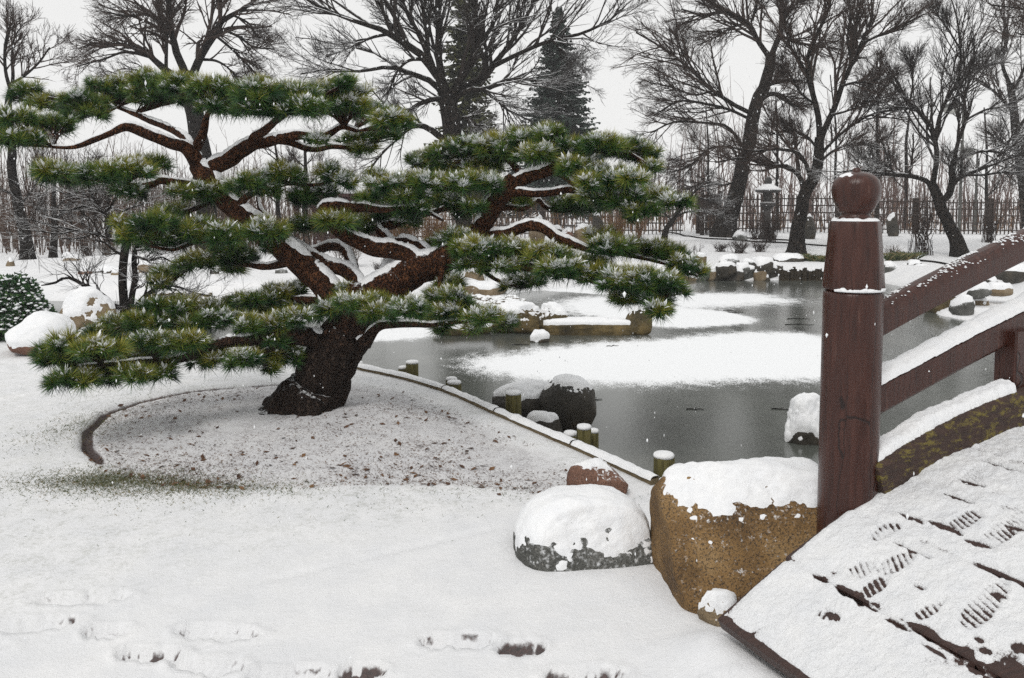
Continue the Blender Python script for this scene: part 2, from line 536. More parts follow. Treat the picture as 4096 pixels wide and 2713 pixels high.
def ground(x, y, detail=True):
    p = np.stack([x, y, np.zeros_like(x)], -1)
    sd = poly_sd(x, y, pond)
    z = 0.03 * fbm(p * 0.5, 3, 3) * sstep(3.0, 6.0, y)
    z = z * sstep(0.0, 0.7, sd) + 0.10 * np.exp(-((x + 1.4) / 1.7) ** 2 - ((y - 5.9) / 1.1) ** 2) * sstep(0.0, 0.9, sd)
    # snow banked up before the bridge deck
    fx, fy = x - 0.72, y - 2.69
    fs = np.clip(fx * 0.4226 - fy * 0.9063, 0, 1.7)
    z = z + 0.095 * np.exp(-(np.hypot(fx - fs * 0.4226, fy + fs * 0.9063) / 0.16) ** 2)
    z = z + 0.32 * sstep(22.5, 32, y) * sstep(-3, 4, x)
    z = z + 0.32 * np.exp(-((x + 9.0) / 3.2) ** 2 - ((y - 21.5) / 2.2) ** 2)
    z = z + 0.12 * fbm(p * 0.22, 3, 5) * sstep(14, 22, y)
    far = (y > 8.6) & (x > -4.5) | (y > 12.5)
    z = np.where(far & (sd > 0), -0.36 + (z + 0.36) * sstep(-0.05, 0.9, sd) ** 0.8, z)
    # the spit with its pebble beach stays low
    z = np.where(far & (sd > 0) & (y < 16.5) & (x > -1.5), np.where(y < 14.2, np.minimum(z, -0.365), np.minimum(z, -0.27)), z)
    edge_in = np.where(far, 0.25, 0.03)
    zin = -0.40 - 0.45 * sstep(0, 1, -sd / edge_in)
    z = np.where(sd < 0, np.where(far, zin, np.where(sd > -0.03, z * (1 + sd / 0.03) + zin * (-sd / 0.03), zin)), z)
    bare = np.zeros_like(x); soil_shade = np.zeros_like(x); bed = np.zeros_like(x)
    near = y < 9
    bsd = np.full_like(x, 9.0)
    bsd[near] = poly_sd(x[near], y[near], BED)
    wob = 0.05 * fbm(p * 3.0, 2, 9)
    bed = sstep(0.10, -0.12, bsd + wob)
    cut = np.exp(-((bsd + wob * 0.3 - 0.0) / 0.034) ** 2) * sstep(-1.5, -2.1, x) * sstep(4.72, 4.95, y)
    z = z - 0.02 * bed - 0.06 * cut * sstep(0.2, 0.5, vn(p * 1.7, 4) + 0.2)
    soil_shade = np.maximum(soil_shade, 1.3 * cut * sstep(0.35, 0.6, vn(p * 2.9, 6) + 0.05 + 0.45 * sstep(-2.35, -2.75, x)))
    # grass that shows through by the near left rim of the bed
    gx, gy = onz(470, 1935, 0)[:2]
    g = np.exp(-((x - gx) / 0.42) ** 2 - ((y - gy) / 0.16) ** 2)
    gx2, gy2 = onz(780, 1960, 0)[:2]
    g = np.maximum(g, 0.8 * np.exp(-((x - gx2) / 0.42) ** 2 - ((y - gy2) / 0.12) ** 2))
    gx3, gy3 = onz(330, 1720, 0)[:2]
    g = np.maximum(g, 0.6 * np.exp(-((x - gx3) / 0.25) ** 2 - ((y - gy3) / 0.35) ** 2))
    gx4, gy4 = onz(1500, 1990, 0)[:2]
    g = np.maximum(g, 0.30 * np.exp(-((x - gx4) / 1.1) ** 2 - ((y - gy4) / 0.28) ** 2))
    bare = g * (1 - bed * 0.8) * (0.45 + 0.9 * vn(p * 6, 57))
    if detail:
        s, t = path_line(x, y)
        ln = np.exp(-(s / 0.018) ** 2) * sstep(-0.6, 0.3, t) * sstep(0.25, 0.6, vn(p * 4.0, 12) + 0.05)
        z = z - 0.012 * ln * (y < 6)
        soil_shade = np.maximum(soil_shade, 0.28 * ln * (y < 6))
        z = z + 0.004 * fbm(p * 9, 3, 21) * (y < 7)
        for (px, py, a, ls, so) in PRINTS:
            near2 = (np.abs(x - px) < 0.4) & (np.abs(y - py) < 0.4)
            if not near2.any():
                continue
            lx = (x[near2] - px) * math.cos(a) + (y[near2] - py) * math.sin(a)
            ly = -(x[near2] - px) * math.sin(a) + (y[near2] - py) * math.cos(a)
            L, W = 0.15 * ls, 0.052
            waist = 1 - 0.28 * np.exp(-((lx / L + 0.2) / 0.28) ** 2)
            r = np.hypot(lx / L, ly / (W * waist))
            r = r + 0.12 * fbm(p[near2] * 30, 2, 31)
            inside = sstep(1.08, 0.86, r)
            rim = np.exp(-((r - 1.22) / 0.14) ** 2)
            tread = 0.003 * np.sin(lx * 2 * np.pi / 0.03) * inside
            z[near2] += -0.030 * inside + 0.009 * rim * (0.4 + vn(p[near2] * 12, 33)) + tread
            soil_shade[near2] = np.maximum(soil_shade[near2], so * inside * sstep(0.45, 0.75, 0.55 * vn(p[near2] * 22, 34) + 0.5 * vn(p[near2] * 70, 35) + 0.15 * so))
            # shade under the far lip of the print, painted as a dark line
            soil_shade[near2] = np.maximum(soil_shade[near2], 0.9 * np.exp(-((r - 0.96) / 0.09) ** 2) * (ly > 0) * vn(p[near2] * 20, 36))
    s_p, _ = path_line(x, y)
    thin = sstep(0.0, 0.5, s_p + 0.1 * fbm(p * 2, 2, 55)) * (0.55 + 0.45 * vn(p * 1.4, 56)) * (1 - bed) * sstep(16, 8, y)
    ground.thin = thin
    return z, bare, soil_shade, bed

cols = np.concatenate([[-60, -20, -8, -4, -2.2, -1.4, -1.0], np.linspace(-0.78, 0.78, 400), [1.0, 1.4, 2.2, 4, 8, 20, 60]])
rows = np.concatenate([[0.25, 0.6, 1.0, 1.4], np.geomspace(1.75, 40, 400), np.geomspace(42, 900, 26)])
gx = (np.maximum(rows, 1.0)[:, None] * cols[None, :]).ravel()
gy = np.repeat(rows, len(cols))
gz, g_bare, g_soil_shade, g_bed = ground(gx, gy)
g_thin = ground.thin
R_, C_ = len(rows), len(cols)
gi = np.arange(R_ * C_).reshape(R_, C_)
gq = np.stack([gi[:-1, :-1], gi[:-1, 1:], gi[1:, 1:], gi[1:, :-1]], -1).reshape(-1, 4)
V = np.stack([gx, gy, gz], -1)
back = np.array([[-60, -60, 0], [60, -60, 0]])
V = np.concatenate([V, back])
gb = np.array([[R_ * C_, R_ * C_ + 1, C_ - 1, 0]])
zz = np.zeros(2)

m, nt, b = new_mat('snow_covered_ground')
f1 = noise_n(nt, 3.0, 6, 0.65)
snowc = ramp(nt, f1, [(0.3, (0.73, 0.74, 0.76)), (0.7, (0.82, 0.822, 0.828))])
# bed: thin snow, earth and needles, with the pine's shade painted in grey
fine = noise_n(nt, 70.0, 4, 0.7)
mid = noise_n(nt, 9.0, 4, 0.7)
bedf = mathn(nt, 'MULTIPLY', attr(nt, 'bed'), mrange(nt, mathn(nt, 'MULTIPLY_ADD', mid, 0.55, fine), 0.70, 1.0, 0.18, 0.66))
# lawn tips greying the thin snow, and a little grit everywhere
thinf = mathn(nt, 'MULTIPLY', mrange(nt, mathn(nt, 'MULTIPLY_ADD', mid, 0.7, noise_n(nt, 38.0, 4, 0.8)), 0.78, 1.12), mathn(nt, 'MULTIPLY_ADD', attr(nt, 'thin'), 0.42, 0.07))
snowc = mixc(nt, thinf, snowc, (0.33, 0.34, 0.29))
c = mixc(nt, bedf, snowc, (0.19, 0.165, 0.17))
grassc = ramp(nt, noise_n(nt, 45.0, 3, 0.6), [(0.35, (0.035, 0.05, 0.018)), (0.6, (0.09, 0.10, 0.035)), (0.75, (0.17, 0.13, 0.06))])
gf = mrange(nt, mathn(nt, 'ADD', mathn(nt, 'MULTIPLY', attr(nt, 'bare'), 0.62), mathn(nt, 'MULTIPLY', fine, 0.8)), 0.60, 1.0, 0, 0.7)
gf = mathn(nt, 'MULTIPLY', gf, mrange(nt, attr(nt, 'bare'), 0.02, 0.2))
c = mixc(nt, gf, c, grassc)
sf = mrange(nt, mathn(nt, 'ADD', attr(nt, 'soil_shade'), mathn(nt, 'MULTIPLY', fine, 0.7)), 0.62, 1.05, 0, 0.92)  # bare soil, and the painted shade under the footprint lips
sf = mathn(nt, 'MULTIPLY', sf, mrange(nt, attr(nt, 'soil_shade'), 0.03, 0.2))
c = mixc(nt, sf, c, ramp(nt, fine, [(0.35, (0.018, 0.012, 0.011)), (0.65, (0.075, 0.036, 0.030))]))
nt.links.new(c, b.inputs['Base Color'])
b.inputs['Roughness'].default_value = 0.75
b.inputs['Specular IOR Level'].default_value = 0.15
bump(nt, b, mathn(nt, 'MULTIPLY_ADD', noise_n(nt, 160.0, 3, 0.7), 0.8, noise_n(nt, 28.0, 4, 0.75)), 0.55, 0.012)
M['ground'] = m
o = mesh_obj('ground', V, [gq, gb], m, attrs={'bare': np.concatenate([g_bare, zz]), 'soil_shade': np.concatenate([g_soil_shade, zz]), 'bed': np.concatenate([g_bed, zz]), 'thin': np.concatenate([g_thin, zz])})
tag(o, 'snow covered lawn and path around the pond', kind='structure')

def gz_at(x, y):
    return float(ground(np.array([float(x)]), np.array([float(y)]), False)[0][0])

# ------------------------------------------------------------------ the freezing pond
wr = np.geomspace(3.6, 30, 190)
wc = np.linspace(-1.1, 0.95, 300)
wx = (wr[:, None] * wc[None, :]).ravel(); wy = np.repeat(wr, len(wc))
def wpoly(pts):
    return np.array([onz(u, v, WZ)[:2] for u, v in pts])
P1 = wpoly([(1960, 1452), (2150, 1432), (2400, 1400), (2700, 1372), (3000, 1345), (3180, 1348), (3290, 1380), (3320, 1440), (3240, 1488), (3000, 1490), (2800, 1497),
            (2500, 1512), (2200, 1500), (2050, 1475)])
P2 = wpoly([(2330, 1215), (2400, 1200), (2550, 1196), (2800, 1185), (3000, 1186), (3060, 1199), (2900, 1213), (2720, 1224), (2560, 1245), (2420, 1250), (2340, 1238)])
P3 = wpoly([(2560, 1245), (2750, 1255), (2850, 1275), (2700, 1285), (2580, 1275)])
P4 = wpoly([(1430, 1300), (1560, 1296), (1690, 1318), (1560, 1345), (1440, 1350)])
P5 = wpoly([(2200, 1150), (2420, 1140), (2620, 1150), (2420, 1165)])
snow_f = np.zeros_like(wx)
pp = np.stack([wx, wy, 0 * wx], -1)
wig = 0.35 * fbm(pp * 0.9, 3, 40)
for (P_, inn, out) in ((P1, 0.05, 1.15), (P2, 0.1, 1.7), (P3, -0.5, 1.2), (P4, -0.2, 0.9), (P5, -0.5, 1.0)):
    s = poly_sd(wx, wy, P_) + wig * 0.5
    f = np.where(s < -inn, 1.0, np.clip(1 - (s + inn) / (out + inn), 0, 1) ** 1.5 * 0.95)
    snow_f = np.maximum(snow_f, f)
m, nt, b = new_mat('pond_ice')
sn = attr(nt, 'snow')
mpv = mapping(nt, (1.0, 0.55, 1.0))
gr = noise_n(nt, 60.0, 3, 0.8, vec=mpv)
gm = noise_n(nt, 7.0, 4, 0.7, vec=mpv)
grn = mrange(nt, mathn(nt, 'MULTIPLY_ADD', gm, 0.45, mathn(nt, 'MULTIPLY', gr, 0.9)), 0.44, 0.92, 0.0, 1.0, False)
fac = mrange(nt, mathn(nt, 'SUBTRACT', mathn(nt, 'MULTIPLY', sn, 1.15), grn), -0.16, 0.22)
fac = mathn(nt, 'MULTIPLY', fac, mrange(nt, sn, 0.0, 0.16))
icec = ramp(nt, noise_n(nt, 0.9, 5, 0.65), [(0.3, (0.05, 0.054, 0.047)), (0.55, (0.085, 0.092, 0.082)), (0.75, (0.13, 0.135, 0.122))])
dust = mrange(nt, noise_n(nt, 60.0, 2, 0.6, vec=mpv), 0.64, 0.74, 0, 0.35)
icec = mixc(nt, dust, icec, (0.45, 0.46, 0.47))
c = mixc(nt, fac, icec, (0.82, 0.835, 0.85))
nt.links.new(c, b.inputs['Base Color'])
nt.links.new(mrange(nt, fac, 0, 1, 0.15, 0.8), b.inputs['Roughness'])
nt.links.new(mrange(nt, fac, 0, 1, 0.5, 0.1), b.inputs['Specular IOR Level'])
h = mathn(nt, 'ADD', mathn(nt, 'MULTIPLY', noise_n(nt, 30.0, 3, 0.65, vec=mpv), 0.6), mathn(nt, 'MULTIPLY', noise_n(nt, 90.0, 2, 0.6, vec=mpv), 0.3))
bump(nt, b, h, 0.22, 0.006)
wi = np.arange(len(wr) * len(wc)).reshape(len(wr), len(wc))
wq = np.stack([wi[:-1, :-1], wi[:-1, 1:], wi[1:, 1:], wi[1:, :-1]], -1).reshape(-1, 4)
cen = (wx[wq].mean(1), wy[wq].mean(1))
keep = poly_sd(cen[0], cen[1], pond) < 0.35
o = mesh_obj('pond', np.stack([wx, wy, np.full_like(wx, WZ)], -1), wq[keep], m, attrs={'snow': snow_f})
tag(o, 'half frozen grey pond with drifts of snow on its ice', kind='structure')

# ------------------------------------------------------------------ rocks
def rock(label, x, y, z0, w, d, h, mat, seed, sub=4, blocky=0.75, rot=0.0, tilt=0.0, rough=0.12, facets=6, snow=0.03, lo=0.35, hi=0.62, name='boulder', cat='boulder',
         group=None, taper=0.0, sink=0.06, parent_snow=True, lean=(0, 0), snow_noise=0.30, hf=0.20):
    r = np.random.default_rng(seed)
    V, F = ico(sub)
    pw = 2.0 / blocky
    V = V / (np.abs(V) ** pw).sum(1, keepdims=True) ** (1 / pw)
    low = fbm(V * 1.3 + seed * 3.1, 3, seed)
    V = V * (1 + rough * low)[:, None]
    for k in range(facets):
        n = unit(r.normal(size=3) * np.array([1, 1, 0.8]))
        dd = r.uniform(0.70, 0.92)
        s = V @ n - dd
        V = V - np.where(s > 0, s * 0.85, 0)[:, None] * n
    V = V + 0.25 * rough * fbm(V * 4.0 + seed, 3, seed + 5)[:, None] * unit(V)
    V[:, 2] = (V[:, 2] - V[:, 2].min()) / (V[:, 2].max() - V[:, 2].min())
    for k in (0, 1):
        V[:, k] /= (V[:, k].max() - V[:, k].min())
        V[:, k] -= (V[:, k].max() + V[:, k].min()) / 2
    V[:, 0] = V[:, 0] * (1 - taper * (V[:, 2] - 0.4)) + lean[0] * (V[:, 2] - 0.3)
    V[:, 1] = V[:, 1] * (1 - taper * (V[:, 2] - 0.4)) + lean[1] * (V[:, 2] - 0.3)
    V = V * np.array([w, d, h + sink])
    ct, st = math.cos(tilt), math.sin(tilt)
    V = np.stack([V[:, 0] * ct + V[:, 2] * st, V[:, 1], -V[:, 0] * st + V[:, 2] * ct], -1)
    c_, s_ = math.cos(rot), math.sin(rot)
    V = np.stack([V[:, 0] * c_ - V[:, 1] * s_, V[:, 0] * s_ + V[:, 1] * c_, V[:, 2]], -1)
    V = V + np.array([x, y, z0 - sink])
    N = vert_normals(V, F)
    root = empty(name, (x, y, z0), label, cat, group)
    mesh_obj('stone', V, F, M[mat], root)
    if snow > 0:
        sc = 1.0 / max(w, 0.15)
        nz = N[:, 2] + snow_noise * fbm(V * 9 * sc + seed, 4, seed + 9) + 0.22 * ((V[:, 2] - z0) / h - 0.55) + hf * fbm(V * 42 * sc, 3, seed + 3)
        cov = sstep(lo, hi, nz) * sstep(z0 - 0.02, z0 + 0.03 * h, V[:, 2])
        th = snow * (1 + 0.10 * fbm(V * 45 * sc, 2, seed + 6)) * (0.45 + 0.55 * sstep(lo, hi + 0.5, nz)) * (1 + 0.35 * fbm(V * 5 * sc, 2, seed + 4))
        S = V + np.array([0, 0, 1]) * (cov * th)[:, None] + N * (cov * th * 0.25 - 0.004 * (1 - cov) - 0.0006)[:, None]
        keep = cov[F].max(1) > 0.03
        Fk = F[keep]
        used = np.unique(Fk)
        mp_ = np.zeros(len(V), int); mp_[used] = np.arange(len(used))
        mesh_obj('snow_cap', S[used], mp_[Fk], M['snow'], root)
    return root

def rock_px(label, u, vb, wpx, hpx, z0, mat, seed, dfrac=0.8, back=0.15, **kw):
    p = onz(u, vb, z0)
    k = p[1] / FPX
    w = wpx * k
    return rock(label, p[0] * (1 + back * w * dfrac / p[1]), p[1] + back * w * dfrac, z0, w, w * dfrac, hpx * k, mat, seed, **kw)

# near the bridge
rock('large golden brown granite boulder with thick snow cap beside the bridge post', 1.02, 3.38, 0.0, 0.80, 0.72, 0.47, 'rock_gold', 11, sub=6, hf=0.12, blocky=0.40, rough=0.09, facets=2,
     snow=0.032, lo=0.63, hi=0.9, rot=0.12, sink=0.16, lean=(0.02, -0.02), snow_noise=0.12, taper=0.02)
rock('low grey granite boulder dusted with snow left of the golden boulder', 0.325, 3.63, 0.0, 0.64, 0.50, 0.25, 'rock_grey', 23, sub=6, blocky=0.8, rough=0.08, facets=3,
     snow=0.022, lo=-0.15, hi=0.6, sink=0.26, snow_noise=0.5)
rock('small reddish brown granite boulder by the end of the timber edging', 0.475, 4.36, 0.0, 0.34, 0.24, 0.18, 'rock_red', 31, sub=5, blocky=0.85, rot=-0.35, snow=0.012, lo=0.75, hi=1.05, sink=0.05)
rock('small yellow stone wedged between golden boulder and bridge deck', 0.79, 2.985, 0.0, 0.16, 0.13, 0.10, 'rock_tan', 35, sub=4, blocky=0.7, snow=0.02, lo=0.3, hi=0.6, sink=0.04)
rock('tiny snow topped stone at the left edge of the bridge deck', 1.03, 2.955, 0.0, 0.16, 0.11, 0.17, 'rock_tan', 37, sub=4, blocky=0.7, snow=0.04, lo=0.1, hi=0.4, sink=0.04)
# along the timber edging, standing in the pond
rock('dark wet boulder with snowy crest behind the squat log post', *(onz(2120, 1705, WZ)[:2] + np.array([0.0, 0.25])), WZ, 0.74, 0.50, 0.34, 'rock_dark', 41, sub=5, blocky=1.0, facets=2, rough=0.10,
     snow=0.03, lo=0.66, hi=0.9, sink=0.08, rot=0.2)
rock('taller rounded dark boulder with brown foot, right of the crested one', *(onz(2280, 1740, WZ)[:2] + np.array([0.0, 0.30])), WZ, 0.54, 0.46, 0.44, 'rock_dark', 44, sub=5, blocky=1.0, facets=2, rough=0.10,
     snow=0.026, lo=0.66, hi=0.95, sink=0.08, rot=-0.3)
rock('small snow dusted dark rock at the foot of two dark boulders', *(onz(2175, 1765, WZ)[:2] + np.array([0.0, 0.16])), WZ, 0.36, 0.26, 0.20, 'rock_dark', 47, sub=4, blocky=0.85,
     snow=0.025, lo=0.4, hi=0.8, sink=0.08)
rock('lone snow heaped rock standing in open water left of the bridge post', *(onz(3265, 1785, WZ)[:2] + np.array([0.0, 0.18])), WZ, 0.40, 0.34, 0.33, 'rock_dark', 52, sub=5, blocky=0.95,
     snow=0.055, lo=-0.12, hi=0.22, sink=0.1, taper=0.45, rough=0.22)
# the group at the far left of the lawn
rock('tall tan boulder with a white snow hood beside the yew bush', *(onz(300, 1372, 0)[:2] + np.array([0.0, 0.3])), 0.0, 0.66, 0.55, 0.57, 'rock_tan', 61, sub=5, blocky=0.85, taper=0.45,
     snow=0.04, lo=0.28, hi=0.6, sink=0.05, rot=0.4)
rock('wide low boulder buried in snow at the left edge of the lawn', *(onz(75, 1432, 0)[:2] + np.array([0.0, 0.35])), 0.0, 0.74, 0.6, 0.36, 'rock_red', 64, sub=5, blocky=0.85, taper=0.5,
     snow=0.06, lo=-0.45, hi=-0.1, sink=0.03, lean=(0.15, 0))
rock('small snow covered rock in front of the tall tan boulder', *(onz(345, 1385, 0)[:2] + np.array([0.05, 0.1])), 0.0, 0.36, 0.28, 0.14, 'rock_tan', 66, sub=4, snow=0.06, lo=-0.4, hi=0.0, sink=0.03)
# the spit
rock('golden mossy boulder heaped with snow on the spit', *(onz(2060, 1340, WZ)[:2] + np.array([0.0, 0.35])), WZ, 1.0, 0.6, 0.42, 'rock_moss', 71, sub=5, blocky=0.75, rough=0.2, snow=0.05, lo=0.5, hi=0.75)
rock('craggy snow topped rock at the root of the long stone ledge', *(onz(2210, 1338, WZ)[:2] + np.array([0.0, 0.28])), WZ, 0.55, 0.42, 0.40, 'rock_moss', 72, sub=5, blocky=0.8, rough=0.3, snow=0.05, lo=0.4, hi=0.7)
rock('long flat stone ledge under snow stretching out into the pond', *(onz(2370, 1342, WZ)[:2] + np.array([0.0, 0.22])), WZ, 1.5, 0.46, 0.20, 'rock_moss', 73, sub=5, blocky=0.4, rough=0.1, facets=2, snow=0.04, lo=0.6, hi=0.8)
rock('upright pointed golden stone at the tip of the spit', *(onz(2555, 1344, WZ)[:2] + np.array([0.0, 0.22])), WZ, 0.44, 0.36, 0.44, 'rock_moss', 74, sub=5, blocky=0.75, taper=0.55, lean=(0.28, 0), snow=0.03, lo=0.45, hi=0.8)
rock('small snow ball rock in the water before the stone ledge', *(onz(2160, 1372, WZ)[:2] + np.array([0.0, 0.12])), WZ, 0.28, 0.24, 0.11, 'rock_dark', 75, sub=4, snow=0.05, lo=-0.1, hi=0.3)
rock('low dark golden rock at the left end of the spit', *(onz(1850, 1346, WZ)[:2] + np.array([0.0, 0.25])), WZ, 0.95, 0.46, 0.20, 'rock_moss', 76, sub=4, snow=0.04, lo=0.55, hi=0.8)
rock('wide low boulder under snow above the pebble beach', *(onz(1940, 1190, -0.3)[:2] + np.array([0.0, 0.3])), -0.3, 0.92, 0.6, 0.25, 'rock_tan', 77, sub=4, snow=0.05, lo=0.45, hi=0.7)
rock('upright tan stone speckled with snow behind the pebble beach', *(onz(1895, 1150, -0.2)[:2] + np.array([0.0, 0.25])), -0.2, 0.46, 0.4, 0.40, 'rock_tan', 78, sub=4, taper=0.35, snow=0.03, lo=0.4, hi=0.9, snow_noise=0.6)
# stones of the far shore
FARSHORE = [  # label, u, v_base, w, h, material
    ('flat snowy slab at the left end of the far shore stonework', 2745, 1122, 110, 28, 'rock_tan'),
    ('squared grey stone at the far waterline left of the pointed rock', 2855, 1118, 92, 48, 'rock_grey'),
    ('pointed snow streaked rock among the far shore stones', 2912, 1092, 84, 66, 'rock_grey'),
    ('low snow topped stone at the far waterline under the pointed rock', 2945, 1118, 78, 30, 'rock_tan'),
    ('rounded snowy stone right of the pointed rock', 2970, 1098, 56, 38, 'rock_grey'),
    ('small dark stone between the rounded stone and the dark block', 3005, 1110, 46, 36, 'rock_dark'),
    ('thin upright slab leaning on the dark block', 3020, 1092, 32, 56, 'rock_tan'),
    ('big dark square block of the far shore stonework', 3050, 1098, 88, 62, 'rock_dark'),
    ('small dark stone at the waterline below the dark block', 3050, 1122, 58, 24, 'rock_dark'),
    ('snowy stone between the dark block and the log piles', 3112, 1112, 52, 34, 'rock_grey'),
    ('brown block with snow on top behind the far waterline', 2802, 1062, 50, 44, 'rock_tan'),
    ('long flat slab step above the far shore stones', 3150, 1042, 120, 20, 'rock_dark'),
    ('flat slab lying before the forked tree', 3262, 1012, 62, 14, 'rock_tan'),
    ('low slab at the far waterline beside the post of the bridge', 3570, 1112, 70, 22, 'rock_grey'),
    ('flat snow topped stone right of the green grass tufts', 3665, 1100, 110, 36, 'rock_grey'),
    ('golden boulder at the right bank waterline', 3772, 1250, 128, 78, 'rock_moss'),
    ('striped boulder with snow bands at the right bank waterline', 3850, 1268, 96, 76, 'rock_grey'),
    ('snowy stone right of the striped boulder', 3905, 1248, 88, 64, 'rock_tan'),
    ('snow covered hump on the right bank behind the striped boulder', 3912, 1178, 90, 36, 'rock_grey'),
    ('flat snowy slab on the right bank', 3990, 1168, 110, 26, 'rock_tan'),
    ('dark stone block under the handrail at the right edge', 4050, 1130, 130, 66, 'rock_dark'),
    ('small dark stone next to the block at the right edge', 3960, 1142, 50, 26, 'rock_dark'),
]
for k, (lb, u, vb, w, h, mt) in enumerate(FARSHORE):
    z0 = WZ if vb > 1105 and u < 3700 or vb > 1190 else (-0.25 if vb > 1085 else 0.0)
    if u > 3700 and vb <= 1190: z0 = -0.05
    rock_px(lb, u, vb, w, h, z0, mt, 100 + k, dfrac=0.85, sub=3, blocky=0.6, facets=7, snow=0.06, lo=0.5, hi=0.75, sink=0.1, rough=0.16)
# the dark row of stones along the far waterline
wr_ = np.random.default_rng(3)
u_ = 2335.0
k_ = 0
while u_ < 3700:
    w_ = wr_.uniform(34, 72)
    if not (3118 < u_ < 3325):
        rock_px('dark wet stone in the row along the far waterline', u_, 1121 + wr_.uniform(-3, 2), w_ * 1.25, wr_.uniform(40, 74), WZ, ('rock_dark', 'rock_dark', 'rock_grey', 'rock_tan')[k_ % 4], 150 + k_, dfrac=0.8, sub=3, blocky=0.6, facets=7,
                snow=0.05, lo=0.62, hi=0.82, sink=0.1, rough=0.16, group='stones along the far waterline')
        if u_ > 2600 and k_ % 2 == 0:
            rock_px('dark wet stone in the row along the far waterline', u_ + 20, 1094 + wr_.uniform(-6, 4), w_ * 1.3, wr_.uniform(34, 56), -0.22, ('rock_dark', 'rock_grey')[k_ // 2 % 2], 350 + k_, dfrac=0.8, sub=3, blocky=0.6, facets=7,
                    snow=0.05, lo=0.66, hi=0.84, sink=0.2, rough=0.16, group='stones along the far waterline')
    u_ += w_ * 0.80; k_ += 1
BACK = [
    ('tan boulder with snowy crown behind the pine', 2147, 940, 66, 74, 'rock_tan', 27.0),
    ('dark purple boulder behind the arching pine limb', 2225, 940, 58, 34, 'rock_dark', 27.5),
    ('wide flat pale rock under snow behind the pine', 2335, 946, 92, 46, 'rock_tan', 27.0),
    ('brown rock left of the wide flat pale rock', 2268, 946, 60, 32, 'rock_red', 26.6),
    ('dark upright stone before the fence behind the pine', 2392, 935, 48, 84, 'rock_dark', 28.0),
    ('low snowy rock left of the tan boulder behind the pine', 2040, 930, 80, 20, 'rock_tan', 27.0),
    ('dark standing stone by the fence right of the forked tree', 3240, 945, 46, 86, 'rock_dark', 30.0),
    ('dark squat stone by the fence behind the ball finial', 3568, 930, 50, 76, 'rock_dark', 31.0),
    ('squared stone post at the far left edge of the snow field', 42, 1082, 30, 44, 'rock_tan', 19.5),
    ('pale block of stone lying at the wood edge on the left', 292, 1060, 66, 26, 'rock_tan', 20.5),
    ('snow topped stone behind the pale block on the left', 272, 1042, 56, 20, 'rock_grey', 21.5),
    ('brown rock poking from the snow slope left of the maple', 344, 1118, 56, 28, 'rock_red', 18.2),
    ('long dark ledge stone on the left far bank', 425, 1104, 110, 12, 'rock_dark', 18.6),
    ('short ledge stone below the long dark ledge', 445, 1116, 60, 14, 'rock_dark', 18.2),
    ('tan rock between the two maple stems', 480, 1130, 66, 24, 'rock_tan', 17.8),
    ('tan rock right of the maple stems', 585, 1100, 70, 50, 'rock_tan', 18.3),
    ('small rock in the snow right of the leaning pine trunk', 1125, 1096, 52, 26, 'rock_grey', 18.3),
    ('small snowy rock half hidden by the lower pine tufts', 860, 1132, 40, 12, 'rock_dark', 18.0),
    ('snowy rock before the fence beside the leaning tree', 2960, 945, 60, 18, 'rock_grey', 29.0),
]
for k, (lb, u, vb, w, h, mt, Y) in enumerate(BACK):
    p = at(u, vb, Y)
    z0 = gz_at(p[0], Y)
    kx = Y / FPX
    top = at(u, vb - h, Y)[2]
    rock(lb, p[0], Y, z0, w * kx, w * kx * 0.8, max(top - z0, 0.10), mt, 200 + k, sub=3, blocky=0.65, facets=7, snow=0.05, lo=0.5, hi=0.75, sink=0.1, rough=0.15,
         taper=0.15)

# pebbles of the little beach: too small to pick apart
peb = MB()
pr = np.random.default_rng(5)
Vi, Fi = ico(1)
n = 0
while n < 520:
    u, v = pr.uniform(1750, 2110), pr.uniform(1192, 1262)
    if pr.uniform() < 0.15: u, v = pr.uniform(2130, 2300), pr.uniform(1148, 1160)
    p = onz(u, v, -0.29)
    z = gz_at(p[0], p[1])
    s = pr.uniform(0.03, 0.075)
    if z < -0.5: continue
    peb.add(Vi * (1 + 0.25 * pr.normal(size=(len(Vi), 1))) * np.array([s, s, s * 0.65]) + np.array([p[0], p[1], z + s * 0.35]), Fi)
    n += 1
o = peb.build('beach_pebbles', m_plain('pebbles', [(0.35, (0.10, 0.08, 0.06)), (0.7, (0.28, 0.23, 0.17))], 9, 0.8, 0.2, snow=(0.25, 0.5, 10.0, 0.35)))
tag(o, 'snow dusted tan pebbles of the small beach beyond the pine', 'pebbles', kind='stuff')

# ------------------------------------------------------------------ timber edging and log posts of the near bank
M['wood_green'] = m_plain('mossy_post_wood', [(0.3, (0.045, 0.04, 0.015)), (0.55, (0.13, 0.115, 0.04)), (0.75, (0.2, 0.17, 0.08))], 6, 0.9, 0.6, 0.006, vecscale=(9, 9, 0.8))
M['wood_board'] = m_plain('weathered_board', [(0.3, (0.07, 0.05, 0.028)), (0.6, (0.15, 0.115, 0.065)), (0.8, (0.2, 0.17, 0.12))], 6, 0.9, 0.5, 0.005, vecscale=(3, 3, 8))

